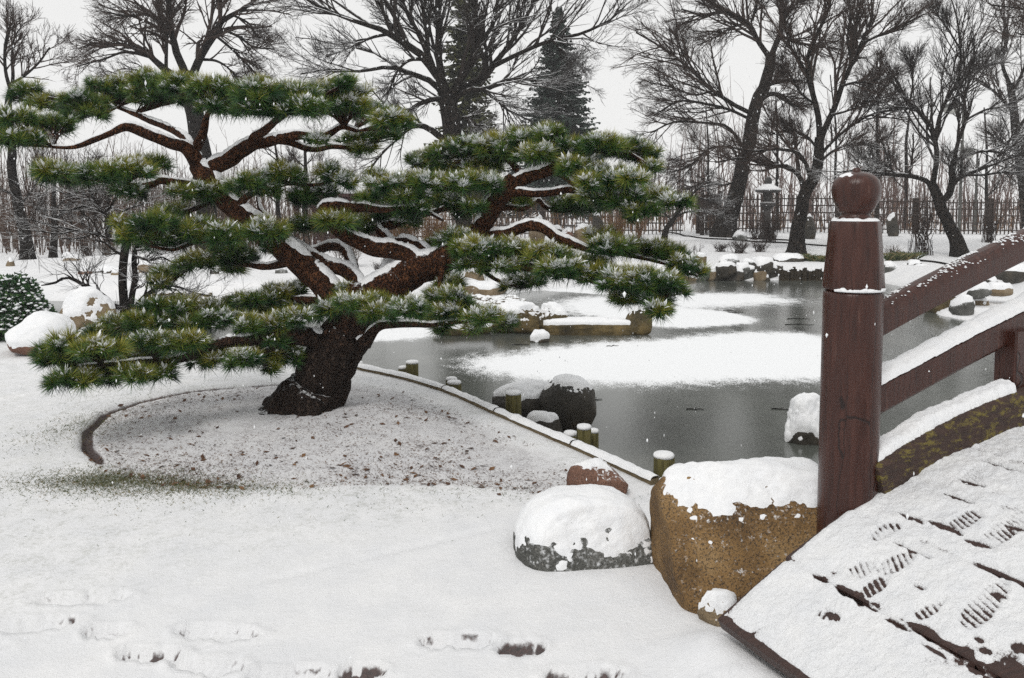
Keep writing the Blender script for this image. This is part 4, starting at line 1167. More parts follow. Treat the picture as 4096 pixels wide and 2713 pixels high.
# limbs: name, start depth offset, end depth offset, snow, [(u, v, half width in px)]
LIMBS = [
    ('trunk', 0.0, 0.05, 0.4, [(1205, 1690, 150), (1235, 1625, 132), (1285, 1520, 112), (1345, 1420, 104), (1400, 1325, 100), (1440, 1240, 96), (1462, 1180, 86), (1480, 1130, 60)]),
    ('limb', 0.02, 0.25, 0.75, [(1425, 1290, 62), (1335, 1195, 64), (1255, 1105, 62), (1180, 1035, 60), (1095, 965, 54), (1005, 895, 50), (930, 830, 49), (870, 760, 47), (825, 705, 45), (800, 668, 42)]),
    ('limb', 0.25, -0.25, 1.0, [(825, 715, 36), (790, 660, 34), (768, 615, 32), (738, 585, 28), (690, 572, 26), (640, 556, 24), (575, 530, 23), (505, 508, 20), (450, 530, 16), (375, 560, 13), (300, 588, 10), (210, 590, 7)]),
    ('limb', 0.25, 0.75, 0.9, [(775, 610, 24), (745, 555, 20), (710, 528, 18), (625, 495, 15), (550, 460, 12), (470, 430, 8)]),
    ('limb', 0.2, -0.05, 0.5, [(775, 600, 24), (800, 555, 20), (815, 520, 18), (825, 470, 14), (850, 420, 9)]),
    ('limb', 0.25, 0.1, 1.0, [(815, 715, 42), (850, 680, 40), (915, 640, 36), (975, 598, 34), (1020, 572, 30), (1065, 568, 26), (1125, 550, 22), (1210, 540, 20), (1280, 550, 17), (1322, 535, 15), (1362, 510, 13), (1430, 525, 9)]),
    ('limb', 0.2, -0.3, 0.8, [(990, 590, 24), (1020, 550, 22), (1060, 525, 18), (1110, 480, 15), (1160, 445, 10)]),
    ('limb', 0.15, 0.5, 1.0, [(1090, 560, 20), (1165, 572, 17), (1215, 592, 15), (1262, 597, 14), (1325, 587, 12), (1400, 590, 9), (1460, 580, 6)]),
    ('limb', 0.25, -0.4, 1.0, [(850, 770, 30), (790, 748, 24), (735, 733, 20), (690, 728, 18), (640, 722, 17), (600, 742, 17), (525, 742, 14), (450, 730, 11), (360, 715, 8), (250, 710, 6)]),
    ('limb', 0.15, 0.6, 0.7, [(1160, 1045, 26), (1110, 1062, 19), (1050, 1066, 17), (990, 1056, 14), (900, 1052, 11), (780, 1058, 8)]),
    ('limb', 0.2, -0.3, 0.6, [(1040, 930, 22), (960, 940, 16), (860, 955, 13), (765, 972, 11), (690, 998, 9), (600, 985, 6)]),
    ('limb', 0.0, 0.55, 1.0, [(1440, 1215, 44), (1445, 1165, 40), (1412, 1115, 36), (1375, 1085, 32), (1325, 1062, 30), (1275, 1032, 26), (1215, 998, 23), (1165, 962, 19), (1128, 925, 16), (1085, 885, 14), (1045, 845, 12), (1030, 790, 9)]),
    ('limb', 0.1, 0.7, 1.0, [(1425, 1120, 30), (1405, 1055, 27), (1393, 1012, 26), (1368, 988, 24), (1325, 985, 22), (1275, 1003, 20), (1242, 1006, 17), (1180, 985, 10)]),
    ('limb', 0.05, 0.1, 0.9, [(1455, 1240, 86), (1530, 1165, 84), (1600, 1118, 82), (1680, 1072, 74), (1765, 1038, 66), (1840, 1000, 58), (1895, 945, 50), (1930, 895, 46), (1960, 850, 44), (2000, 790, 43), (2035, 740, 41), (2055, 705, 34)]),
    ('limb', 0.1, 0.45, 0.6, [(2060, 735, 28), (2082, 700, 23), (2062, 668, 19), (2035, 640, 16), (1990, 615, 11), (1930, 600, 7)]),
    ('limb', 0.1, -0.1, 1.0, [(2040, 750, 34), (2085, 722, 31), (2125, 702, 28), (2165, 692, 25), (2205, 676, 23), (2240, 655, 19), (2275, 632, 16), (2320, 622, 13), (2400, 605, 9), (2520, 610, 6)]),
    ('limb', 0.1, -0.35, 0.7, [(2195, 682, 20), (2235, 692, 18), (2285, 728, 15), (2325, 750, 12), (2410, 730, 7)]),
    ('limb', 0.1, -0.25, 1.0, [(2035, 775, 24), (2070, 770, 20), (2125, 775, 18), (2200, 771, 17), (2275, 758, 16), (2350, 774, 15), (2410, 795, 12), (2480, 818, 9), (2600, 810, 6)]),
    ('limb', 0.1, 0.6, 1.0, [(1985, 835, 22), (2020, 830, 15), (2090, 836, 13), (2125, 820, 12), (2150, 800, 11), (2175, 825, 10), (2230, 845, 8), (2330, 835, 6)]),
    ('limb', 0.1, -0.25, 1.0, [(1890, 960, 34), (1960, 945, 28), (2025, 934, 27), (2080, 915, 27), (2125, 903, 27), (2175, 916, 25), (2225, 948, 23), (2280, 972, 20), (2350, 998, 15), (2480, 1015, 11), (2600, 1040, 8), (2720, 1075, 6), (2790, 1105, 5)]),
    ('limb', 0.05, -0.1, 1.0, [(1690, 1075, 46), (1640, 1030, 44), (1575, 1003, 41), (1500, 995, 38), (1450, 976, 35), (1400, 950, 33), (1350, 914, 31), (1310, 876, 30), (1288, 852, 29), (1300, 832, 27), (1350, 828, 25), (1410, 834, 23), (1462, 830, 21), (1540, 840, 15), (1640, 830, 10)]),
    ('limb', 0.1, 0.4, 1.0, [(1720, 1045, 36), (1700, 1010, 33), (1652, 985, 30), (1612, 968, 27), (1578, 975, 27), (1552, 962, 27), (1528, 932, 27), (1532, 912, 26), (1575, 900, 24), (1605, 888, 20), (1640, 860, 14)]),
    ('limb', 0.0, 0.3, 1.2, [(1490, 1190, 46), (1530, 1130, 42), (1552, 1080, 34), (1562, 1035, 26), (1565, 1010, 18)]),
    ('limb', 0.0, 0.4, 0.8, [(1770, 880, 8), (1700, 845, 9), (1620, 852, 8), (1560, 860, 6)]),
    ('limb', 0.1, 0.5, 0.8, [(1950, 850, 20), (1890, 832, 16), (1840, 828, 15), (1790, 832, 14), (1740, 850, 12), (1690, 862, 9), (1620, 850, 7)]),
    ('limb', -0.02, -0.75, 0.7, [(1320, 1390, 60), (1262, 1362, 48), (1200, 1343, 42), (1150, 1340, 38), (1075, 1338, 34), (990, 1358, 32), (900, 1372, 30), (800, 1402, 27), (740, 1424, 24), (675, 1438, 20), (560, 1445, 15), (430, 1455, 11), (300, 1470, 8)]),
    ('limb', -0.02, -0.2, 0.5, [(1180, 1350, 26), (1110, 1300, 20), (1010, 1270, 17), (880, 1258, 14), (740, 1262, 11), (600, 1280, 8), (450, 1320, 6)]),
    ('limb', -0.1, -0.35, 0.9, [(1460, 1370, 40), (1500, 1322, 24), (1530, 1302, 21), (1575, 1296, 19), (1650, 1295, 16), (1710, 1300, 13), (1800, 1290, 10), (1900, 1290, 7), (1990, 1290, 5)]),
    ('limb', -0.1, -0.35, 0.5, [(1400, 1330, 34), (1390, 1280, 24), (1400, 1240, 18), (1450, 1220, 12), (1520, 1215, 8)]),
    ('limb', -0.02, -0.2, 0.9, [(1775, 1030, 20), (1768, 1080, 14), (1760, 1125, 12), (1770, 1185, 10), (1800, 1230, 7)]),
    ('limb', 0.0, 0.25, 0.6, [(1880, 1000, 16), (1930, 1078, 12), (1975, 1115, 10), (2025, 1135, 8), (2085, 1150, 6)]),
    ('limb', -0.05, -0.6, 0.6, [(1850, 1000, 38), (1960, 1030, 27), (2080, 1060, 23), (2200, 1085, 20), (2320, 1105, 17), (2430, 1135, 14), (2520, 1165, 12), (2600, 1195, 9), (2640, 1230, 6)]),
    ('limb', -0.15, -0.45, 0.5, [(1170, 1345, 26), (1110, 1380, 18), (1050, 1410, 14), (960, 1430, 10), (850, 1440, 7)]),
    ('limb', 0.0, 0.3, 0.6, [(1290, 1200, 28), (1210, 1200, 18), (1130, 1195, 13), (1030, 1205, 9), (920, 1215, 6)]),
    ('limb', 0.15, 0.1, 0.5, [(950, 835, 24), (985, 790, 16), (1050, 760, 13), (1150, 735, 10), (1260, 740, 8), (1350, 720, 6)]),
    ('limb', 0.1, 0.35, 0.6, [(1330, 880, 16), (1290, 900, 13), (1240, 905, 10), (1180, 900, 7)]),
    ('limb', 0.1, 0.0, 0.7, [(1990, 740, 26), (1960, 745, 18), (1880, 745, 14), (1780, 755, 12), (1660, 760, 9), (1540, 755, 6)]),
    ('limb', 0.35, 0.5, 0.6, [(2010, 640, 14), (1920, 640, 12), (1800, 650, 10), (1680, 655, 6)]),
]
branch_samples = []
def pine_limb(k, name, d0, d1, sn, pts):
    q = np.array(pts, float)
    n = len(q)
    s = np.linspace(0, 1, n)
    dep = PY + d0 + (d1 - d0) * s ** 1.1
    W = np.array([list(at(u, v, Y)) + [r * (0.95 if k == 0 else 0.88) * Y / FPX] for (u, v, r), Y in zip(pts, dep)])
    L = np.sum(np.linalg.norm(np.diff(W[:, :3], axis=0), axis=1))
    K = int(np.clip(L / 0.022, 14, 110))
    S = resample(W, K)
    P, Rr = S[:, :3], np.maximum(S[:, 3], 0.004)
    # crooked growth
    P = P + (Rr * 0.35)[:, None] * np.stack([fbm(P * 5 + k, 2, 50 + k), fbm(P * 5 + 9 + k, 2, 51 + k), fbm(P * 5 + 17 + k, 2, 52 + k)], -1)
    Rr = Rr * (1 + 0.14 * fbm(P * 7, 2, 60 + k))
    big = Rr.max() > 0.06
    sides = 64 if k == 0 else (26 if big else 14)
    V, polys = tubes(P, Rr, sides, cap=True)
    cen = np.repeat(P, sides, 0); rad = np.repeat(Rr, sides)
    nrm = unit(V - cen)
    if k == 0:       # ridges and root flare of the old trunk
        ang = np.tile(np.linspace(0, 2 * np.pi, sides, endpoint=False), K)
        t = np.repeat(np.linspace(0, 1, K), sides)
        ridge = np.abs(np.sin(ang * 6.5 + 5 * t + 1.2 * fbm(V * 4, 3, 7)))
        V = V + nrm * (rad * (0.15 * ridge - 0.08))[:, None]
        flare = sstep(0.38, 0.0, t)
        lobe = 0.5 + 0.5 * np.cos(ang * 5 + 1.0)
        V = V + nrm * (rad * flare * (0.10 + 0.20 * lobe))[:, None]
        # long root buttress to the left
        left = np.clip(-nrm[:, 0], 0, 1) ** 2
        V[:, 0] -= left * flare ** 1.3 * 0.05
    V = V + nrm * (rad * (0.10 if not big else 0.07) * fbm(V * (16 if big else 26), 3, 70 + k))[:, None]
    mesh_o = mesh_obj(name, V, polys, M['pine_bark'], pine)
    if sn > 0:
        Kn = K * 2
        S2 = resample(np.concatenate([P, Rr[:, None]], 1), Kn)
        P2, R2 = S2[:, :3], S2[:, 3]
        T, n_, s_ = tube_frames(P2[None]); T, n_, s_ = T[0], n_[0], s_[0]
        flat = sstep(0.25, 0.75, n_[:, 2])
        g1 = fbm(P2 * 6 + k, 3, 80 + k); g2 = fbm(P2 * 20 + k, 3, 90 + k)
        amt = np.clip(sn * (0.12 + 0.75 * flat) + 0.75 * g1 + 0.35 * g2, 0, 1.25)
        amt = sstep(0.25, 0.75, amt) * np.clip(sn, 0, 1.1)
        if k == 0: amt *= sstep(0.35, 0.8, np.linspace(0, 1, Kn)) * 0.6
        a = np.linspace(-1, 1, 11)
        half = 0.62 + 0.34 * g2
        if sn > 1.1: half = half + 0.5
        rows_ = []
        for i in range(Kn):
            th = a * half[i]
            base = R2[i] * 1.02
            h = (0.008 + 0.20 * min(R2[i], 0.045)) * amt[i] * (1 - np.abs(a) ** 3)
            ring = P2[i] + (np.sin(th)[:, None] * s_[i] + np.cos(th)[:, None] * n_[i]) * base + (h[:, None]) * (0.6 * n_[i] + 0.4 * Z3) - (1 - min(1, amt[i] * 2)) * 0.25 * R2[i] * n_[i] - (np.abs(a) > 0.99)[:, None] * 0.12 * R2[i] * n_[i]
            rows_.append(ring)
        Vs = np.array(rows_)
        Vs += 0.20 * np.minimum(R2, 0.05)[:, None, None] * fbm(Vs.reshape(-1, 3) * 60, 2, 95).reshape(Kn, 11, 1) * n_[:, None, :]
        idx = np.arange(Kn * 11).reshape(Kn, 11)
        q = np.stack([idx[:-1, :-1], idx[:-1, 1:], idx[1:, 1:], idx[1:, :-1]], -1).reshape(-1, 4)
        keep = (amt[:-1].repeat(10) > 0.04)
        on = amt[:-1] > 0.04
        i0 = None
        for i in range(Kn):
            if i < Kn - 1 and on[i]:
                if i0 is None: i0 = i
            elif i0 is not None:
                if i - i0 > 3:      # each run of snow is a piece of its own
                    nn_ = i - i0 + 1
                    ii = np.arange(nn_ * 11).reshape(nn_, 11)
                    qq = np.stack([ii[:-1, :-1], ii[:-1, 1:], ii[1:, 1:], ii[1:, :-1]], -1).reshape(-1, 4)
                    mesh_obj('snow', Vs[i0:i + 1].reshape(-1, 3), qq, M['snow'], mesh_o)
                i0 = None
    uv = resample(np.concatenate([q_[:, None] for q_ in (np.array(pts)[:, 0], np.array(pts)[:, 1], dep)], 1), 40)
    for (u, v, Y), r_ in zip(uv, np.linspace(0, 1, 40)):
        branch_samples.append((u, v, Y, r_))
for k, (nm, d0, d1, sn, pts) in enumerate(LIMBS):
    pine_limb(k, nm, d0, d1, sn, pts)
branch_samples = np.array(branch_samples)

# needle pads: u, v, half width, half height in photo pixels
PADS = [(110,380,65,45),(180,420,80,45),(60,480,75,40),(70,560,90,40),(210,505,80,45),(330,410,90,55),(350,455,80,40),(430,355,90,50),(530,370,110,55),(600,335,90,45),(640,390,110,45),(740,350,100,55),
(850,365,110,55),(880,430,100,38),(960,420,110,48),(1030,375,90,60),(1040,440,110,42),(575,300,25,30),(1180,385,100,50),(1200,435,110,45),(1310,375,90,40),(1375,335,45,28),(1440,380,50,25),(1360,430,120,48),
(1480,450,90,42),(1570,490,80,45),(1540,545,70,32),(1425,560,80,28),(1430,598,60,24),(1270,570,40,18),(210,700,60,42),(290,710,80,40),(400,705,90,40),(530,685,90,36),(600,655,50,28),(490,770,40,22),(565,772,40,18),
(690,768,50,18),(800,775,60,42),(880,775,80,52),(1000,735,80,45),(1060,765,70,45),(1130,705,90,42),(1210,785,60,50),(1330,705,70,40),(1370,735,50,30),(1300,765,50,36),(520,905,60,36),(620,895,80,45),(700,855,90,32),
(550,945,70,40),(680,955,90,50),(780,925,90,45),(880,945,80,52),(920,1000,70,42),(1060,925,90,52),(1110,985,60,50),(960,1030,90,36),(800,1050,120,36),(680,1100,80,36),(930,1082,60,26),(640,1140,50,30),(1225,905,80,34),
(1350,890,90,36),(1440,905,60,40),(1660,652,50,26),(1720,635,70,40),(1800,612,80,45),(1890,595,90,52),(1990,595,90,55),(2050,622,70,45),(1800,672,110,26),(1930,660,80,26),(2100,565,70,52),(2190,550,70,52),(2150,622,80,42),
(2280,592,60,36),(2400,582,80,48),(2480,612,90,44),(2580,622,60,44),(2600,668,40,30),(2520,592,60,36),(2310,672,70,42),(2400,702,90,44),(2480,732,70,44),(2340,742,60,34),(2540,722,40,26),(1500,722,50,42),(1560,742,70,44),
(1680,732,90,40),(1800,742,90,44),(1900,732,90,40),(1960,742,50,34),(1640,792,90,36),(1760,802,90,36),(1850,812,70,26),(1500,792,80,26),(1580,852,100,50),(1650,832,70,44),(1620,890,60,22),(1900,835,50,26),(1860,852,60,20),
(2100,802,60,18),(2270,822,90,36),(2350,832,90,32),(2420,792,80,36),(2500,802,80,36),(2600,792,80,40),(2700,812,60,26),(2560,842,70,26),(2530,866,25,24),(1740,992,60,34),(1830,962,80,44),(1880,1002,80,50),(1960,1002,90,44),
(2060,1002,90,44),(2000,1062,100,44),(2100,1062,100,44),(2200,1022,100,42),(2240,1082,100,50),(2330,1062,100,44),(2400,952,60,26),(2450,992,90,40),(2560,1002,90,40),(2650,1012,90,44),(2720,1062,70,34),(2780,1094,50,24),
(2400,1102,90,44),(2480,1132,80,50),(2560,1122,70,50),(2640,1132,90,46),(2680,1162,50,34),(2500,1192,70,34),(2600,1192,80,42),(2640,1245,45,34),(2060,1142,60,26),(2120,1132,60,26),(1780,1132,60,36),(1760,1192,60,34),
(1820,1192,60,42),(1880,1062,50,34),(1400,1218,80,34),(1330,1242,70,40),(1430,1282,60,42),(1435,1345,36,30),(1500,1214,70,34),(1520,1262,70,36),(1640,1234,80,42),(1700,1262,80,42),(1770,1302,50,34),(1860,1252,80,34),
(1940,1272,70,34),(2010,1292,50,26),(1890,1322,50,26),(1800,1252,60,34),(1375,1165,36,24),(1120,1182,90,34),(1190,1162,40,24),(1020,1202,90,26),(950,1222,90,42),(1080,1242,90,42),(1150,1232,80,42),(1180,1282,60,42),
(1250,1252,60,42),(830,1242,90,36),(700,1232,100,34),(620,1232,60,26),(480,1302,70,42),(580,1292,80,42),(680,1302,90,42),(800,1292,90,42),(900,1282,80,42),(1000,1312,60,42),(1090,1302,70,42),(370,1342,80,30),(270,1382,80,30),
(185,1412,38,42),(250,1432,80,42),(380,1402,100,36),(500,1372,100,36),(620,1372,90,36),(740,1372,80,42),(350,1472,90,42),(460,1452,90,42),(560,1432,80,42),(640,1452,60,42),(240,1522,50,32),(330,1522,60,26),(430,1512,70,26),
(540,1502,70,30),(640,1502,40,32),(810,1442,50,34),(880,1442,60,34),(960,1442,70,38),(1050,1432,70,38),(1120,1402,80,38),(1090,1372,60,26),(1180,1432,60,34),(1075,1482,26,20)]

def tuft_mesh(cen, axis, size, tint, snow_amt, r, n_needles):
    """needle tufts: cen (N,3), axis (N,3) -> needle triangles and the snow caught on them"""
    N = len(cen)
    # needle directions in a wide spray round the axis
    d = unit(r.normal(size=(N, n_needles, 3)))
    d = unit(d + axis[:, None, :] * r.uniform(0.2, 1.5, size=(N, n_needles, 1)))
    L = size[:, None] * r.uniform(0.75, 1.1, size=(N, n_needles))
    base = cen[:, None, :] + axis[:, None, :] * (size[:, None, None] * r.uniform(-0.22, 0.10, size=(N, n_needles, 1)))
    w = unit(np.cross(d, r.normal(size=(N, n_needles, 3)))) * (0.0021 + 0.0012 * r.uniform(size=(N, n_needles, 1)))
    tip = base + d * L[..., None]
    tip[..., 2] -= 0.006
    mid = base + d * (L * 0.5)[..., None]
    V = np.stack([base - w, base + w, tip], 2).reshape(-1, 3)
    nt_ = N * n_needles
    F = np.arange(nt_ * 3).reshape(-1, 3)
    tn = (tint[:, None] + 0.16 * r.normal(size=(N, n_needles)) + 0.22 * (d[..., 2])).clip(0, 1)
    T = np.repeat(tn.ravel(), 3)
    # snow on needles that reach up and outward
    up = (d[..., 2] > 0.10) & (r.uniform(size=(N, n_needles)) < 0.62 * snow_amt[:, None])
    b_, m_, d_, L_ = base[up], mid[up], d[up], L[up]
    k = len(b_)
    SV = SF = None
    if k:
        side = unit(np.cross(d_, np.array([0, 0, 1.0]) + 0.2 * r.normal(size=(k, 3)))) * (0.0055 + 0.0095 * r.uniform(size=(k, 1)))
        lift = np.array([0, 0, 0.004])
        a0 = b_ + d_ * (L_ * 0.18)[:, None] + lift
        a1 = b_ + d_ * (L_ * r.uniform(0.5, 0.85, size=k))[:, None] + lift * 0.6
        am = (a0 + a1) / 2 + lift * 0.7
        SV = np.stack([a0, am - side, a1, am + side], 1).reshape(-1, 3)
        SF = np.arange(k * 4).reshape(-1, 4)
    return V, F, T, SV, SF

pr = np.random.default_rng(21)
n_tufts = 0
for k, (u0, v0, rx, ry) in enumerate(PADS):
    du = (branch_samples[:, 0] - u0) / 1.0; dv = (branch_samples[:, 1] - v0) / 0.55
    j = np.argmin(np.hypot(du, dv) - 40 * branch_samples[:, 3])
    bu, bv, bY, _ = branch_samples[j]
    Y = bY + pr.uniform(-0.22, 0.16)
    if k < 30: Y += 0.25 * math.sin(k * 1.9)
    elif 700 < u0 < 1300 and 700 < v0 < 1100: Y -= 0.10
    sc = Y / FPX
    hx, hz = 1.06 * rx * sc, 1.0 * ry * sc
    hy = 0.75 * hx
    cen = at(u0, v0, Y)
    n = int(np.clip(rx * ry / 132.0, 5, 58))
    q = unit(pr.normal(size=(n, 3))) * (pr.uniform(0.15, 1, size=(n, 1)) ** 0.45)
    q *= np.where(pr.uniform(size=(n, 1)) < 0.16, 1.28, 1.0)
    q[:, 2] = np.where(q[:, 2] < -0.35, -q[:, 2], q[:, 2])
    pos = cen + q * np.array([hx * 0.92, hy, hz * 0.80]) + np.array([0, 0, -0.15 * hz])
    ax = unit(q * np.array([0.9, 0.9, 0.55]) + np.array([0, -0.10, 0.62]) + 0.35 * pr.normal(size=(n, 3)))
    size = pr.uniform(0.062, 0.122, size=n)
    top = (q[:, 2] > 0.25)
    tint = 0.43 + 0.34 * q[:, 2] + 0.17 * pr.normal(size=n) + 0.10 * math.sin(k * 2.3) - 0.35 * (np.linalg.norm(q, axis=1) < 0.55) + np.where(q[:, 1] > 0.2, 0.22, 0) * top  # inner tufts darkened, tops yellowed: shade inside the pad painted into the tint
    right = sstep(500, 1900, u0)
    sn = (0.26 + 0.36 * right) * sstep(-0.5, 0.5, q[:, 2] + 0.3 * pr.normal(size=n)) * 2.0 * pr.uniform(0.0, 1.0, size=n) ** 1.8
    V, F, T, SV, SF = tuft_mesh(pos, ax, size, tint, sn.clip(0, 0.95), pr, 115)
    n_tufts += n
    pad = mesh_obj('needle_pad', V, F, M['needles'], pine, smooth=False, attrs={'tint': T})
    if SV is not None:
        tag(mesh_obj('snow', SV, SF, M['needle_snow'], pad, smooth=False), kind='stuff')
    # shoots that carry the tufts, growing from the nearest limb
    bp = at(bu, bv, bY)
    st_ = np.repeat(bp[None], n, 0); hub = cen - np.array([0, 0, 0.35 * hz])
    tpar = np.linspace(0, 1, 4)[None, :, None]
    c1 = st_[:, None, :] * (1 - tpar) ** 2 + 2 * (hub + 0.3 * (pos - cen))[:, None, :] * tpar * (1 - tpar) + pos[:, None, :] * tpar ** 2
    c1 = c1 + 0.006 * pr.normal(size=c1.shape) * np.sin(np.pi * tpar)
    rr = np.linspace(0.0085, 0.004, 4)[None].repeat(n, 0)
    V, P_ = tubes(c1, rr, 3)
    tag(mesh_obj('shoots', V, P_, M['pine_bark'], pad), kind='stuff')
print('tufts', n_tufts)
# ------------------------------------------------------------------ bare trees
def children(P, R, n_per, lr, ang, K, r, t0=0.2, rratio=0.62, up=0.15, droop=0.0, wig=0.25, rmin=0.003, lmin=0.1, lmax=9.0):
    """grow n_per shoots from every polyline of P (M,K0,3)"""
    M_, K0, _ = P.shape
    seg = np.linalg.norm(np.diff(P, axis=1), axis=2).sum(1)
    n = np.repeat(np.arange(M_), n_per)
    t = r.uniform(t0, 1.0, size=len(n))
    x = t * (K0 - 1); i = np.minimum(x.astype(int), K0 - 2); f = (x - i)[:, None]
    pos = P[n, i] * (1 - f) + P[n, i + 1] * f
    tan = unit(P[n, i + 1] - P[n, i])
    rad = R[n, i] * (1 - f[:, 0]) + R[n, i + 1] * f[:, 0]
    per = unit(np.cross(tan, r.normal(size=tan.shape)))
    a = np.radians(r.uniform(ang[0], ang[1], size=len(n)))[:, None]
    d = unit(tan * np.cos(a) + per * np.sin(a) + np.array([0, 0, up]))
    L = np.clip(seg[n] * lr * (1.15 - 0.75 * t) * r.uniform(0.6, 1.3, size=len(n)), lmin, lmax)
    out = np.empty((len(n), K, 3)); out[:, 0] = pos
    for k in range(1, K):
        d = unit(d + wig * r.normal(size=d.shape) + np.array([0, 0, up * 0.5 - droop * k / K]))
        out[:, k] = out[:, k - 1] + d * (L / (K - 1))[:, None]
    r0 = np.maximum(np.minimum(rad * rratio, L * 0.035 + 0.002), rmin)
    RR = r0[:, None] * np.linspace(1, 0.35, K)[None]
    return out, np.maximum(RR, rmin * 0.7)

def bare_tree(label, name, Y, limbs, seed, mats=('bark', 'twig'), dens=(9, 8, 6), lens=(0.60, 0.60, 0.55), ang=(18, 46), up=0.08, droop=0.0, rmin=0.0055, spread=0.5, group=None, wig=0.13,
              cat='tree', z0=None):
    """limbs[0] is the trunk; each limb a list of (u, v, half width px)"""
    r = np.random.default_rng(seed)
    base = at(limbs[0][0][0], limbs[0][0][1], Y)
    gz_ = gz_at(base[0], Y) if z0 is None else z0
    root = empty(name, (base[0], Y, gz_), label, cat, group)
    PP, RR = [], []
    main = []
    tr = None
    for k, l in enumerate(limbs):
        n = len(l)
        sl = 0 if k == 0 else r.uniform(-spread, spread)
        W = []
        for i, (u, v, rr) in enumerate(l):
            s = i / (n - 1)
            off = 0
            if tr is not None:
                off = 0
            p = at(u, v, Y)
            # limbs swing towards or away from the viewer along their length
            W.append([p[0], p[1], p[2], rr * Y / FPX])
        W = np.array(W)
        Lr = np.linalg.norm(W[-1, :3] - W[0, :3])
        if k == 0:
            W[0, 2] = min(W[0, 2], gz_ - 0.08)
        S = resample(W, 14 if k else 18)
        s = np.linspace(0, 1, len(S))
        S[:, 1] += sl * Lr * s
        # keep the picture of the limb while it moves in depth
        S[:, 0] *= S[:, 1] / Y; S[:, 2] = EYE + (S[:, 2] - EYE) * S[:, 1] / Y
        S[:, 3] = np.maximum(S[:, 3] * (1.0 if k == 0 else 0.80), 0.005)
        jit = S[:, 3] * 0.5
        S[:, 0] += jit * fbm(S[:, :3] * 1.3, 2, seed + k); S[:, 2] += jit * fbm(S[:, :3] * 1.3 + 7, 2, seed + k + 3) * (s > 0.05)
        if k == 0:
            flare = 1 + 0.55 * np.exp(-s * 12)
            V, Pq = tubes(S[:, :3], S[:, 3] * flare, 14)
            mesh_obj('trunk', V, Pq, M[mats[0]], root)
            tr = S
        else:
            V, Pq = tubes(S[:, :3], S[:, 3], 6)
            mesh_obj('limb', V, Pq, M[mats[0]], root)
        S14 = resample(S, 14)
        PP.append(S14[:, :3]); RR.append(np.maximum(S14[:, 3], 0.004))
    P, R = np.array(PP), np.array(RR)
    if len(P) > 1:
        P1_, R1_ = P[1:], R[1:]
    else:
        P1_, R1_ = P, R
    mb = MB()
    c1, r1 = children(P1_, R1_, dens[0], lens[0], ang, 8, r, 0.15, up=up, droop=droop, wig=wig * 0.8, rmin=rmin * 1.5, lmin=0.3)
    mb.add(*tubes(c1, r1, 4))
    allP = np.concatenate([resample_all(P1_, 8), c1]); allR = np.concatenate([R1_[:, np.linspace(0, 13, 8).astype(int)], r1])
    c2, r2 = children(allP, allR, dens[1], lens[1], ang, 5, r, 0.25, up=up, droop=droop, wig=wig, rmin=rmin, lmin=0.35, lmax=2.8)
    mb.add(*tubes(c2, r2, 3))
    c3, r3 = children(c2, r2, dens[2] + 2, lens[2], ang, 2, r, 0.2, up=up, droop=droop, wig=wig, rmin=rmin * 0.8, lmin=0.22, lmax=1.5)
    mb.add(*tubes(c3, r3, 3))
    mb.build('crown', M[mats[1]], root)
    return root

def resample_all(P, K):
    idx = np.linspace(0, P.shape[1] - 1, K).astype(int)
    return P[:, idx]

bare_tree('slim bare tree at the far left edge of the picture', 'bare_tree', 22.0, [
    [(112, 1062, 24), (95, 930, 21), (66, 800, 19), (50, 690, 17), (40, 560, 15), (31, 420, 13), (45, 360, 11)],
    [(45, 370, 10), (25, 297, 8), (27, 150, 6), (45, 90, 3)], [(48, 345, 9), (52, 300, 8), (48, 237, 7), (60, 150, 4), (90, 100, 2)],
    [(47, 335, 7), (107, 297, 6), (160, 243, 5), (198, 190, 3)], [(60, 780, 7), (10, 760, 6), (-60, 720, 4)], [(75, 830, 6), (130, 760, 4), (190, 640, 3)]],
    401, ('bark_bare', 'twig'), (8, 6, 5))
bare_tree('broad bare tree fanning out above the left half of the pine', 'bare_tree', 26.0, [
    [(838, 1000, 40), (825, 850, 37), (812, 700, 36), (780, 500, 34), (745, 340, 32), (735, 285, 28)],
    [(755, 320, 22), (771, 297, 21), (812, 213, 19), (860, 130, 17), (884, 89, 15), (949, 47, 11), (1010, 10, 8), (1060, -60, 5)],
    [(740, 300, 22), (735, 279, 20), (706, 208, 18), (682, 130, 15), (646, 77, 12), (628, 0, 9), (600, -90, 5)],
    [(690, 150, 12), (682, 59, 9), (668, -30, 7), (660, -100, 4)],
    [(720, 320, 20), (664, 283, 18), (617, 237, 14), (545, 184, 11), (462, 178, 8), (368, 172, 4)],
    [(600, 228, 9), (560, 217, 8), (504, 208, 7), (415, 237, 5), (308, 267, 3)],
    [(655, 95, 8), (587, 59, 7), (504, 65, 5), (427, 47, 3)], [(664, 283, 9), (667, 148, 7), (672, 60, 5), (690, -40, 3)],
    [(860, 140, 7), (925, 196, 6), (979, 249, 5), (1032, 308, 3)], [(884, 115, 7), (950, 145, 6), (1020, 190, 4), (1097, 196, 3)],
    [(882, 95, 9), (884, 0, 7), (880, -80, 4)], [(930, 60, 6), (996, 95, 5), (1032, 154, 3)], [(800, 235, 8), (870, 245, 6), (930, 290, 4), (960, 340, 3)],
    [(700, 300, 8), (600, 290, 6), (500, 300, 5), (420, 330, 3)]], 402, ('bark_bare', 'twig'), (10, 8, 5), droop=0.10)
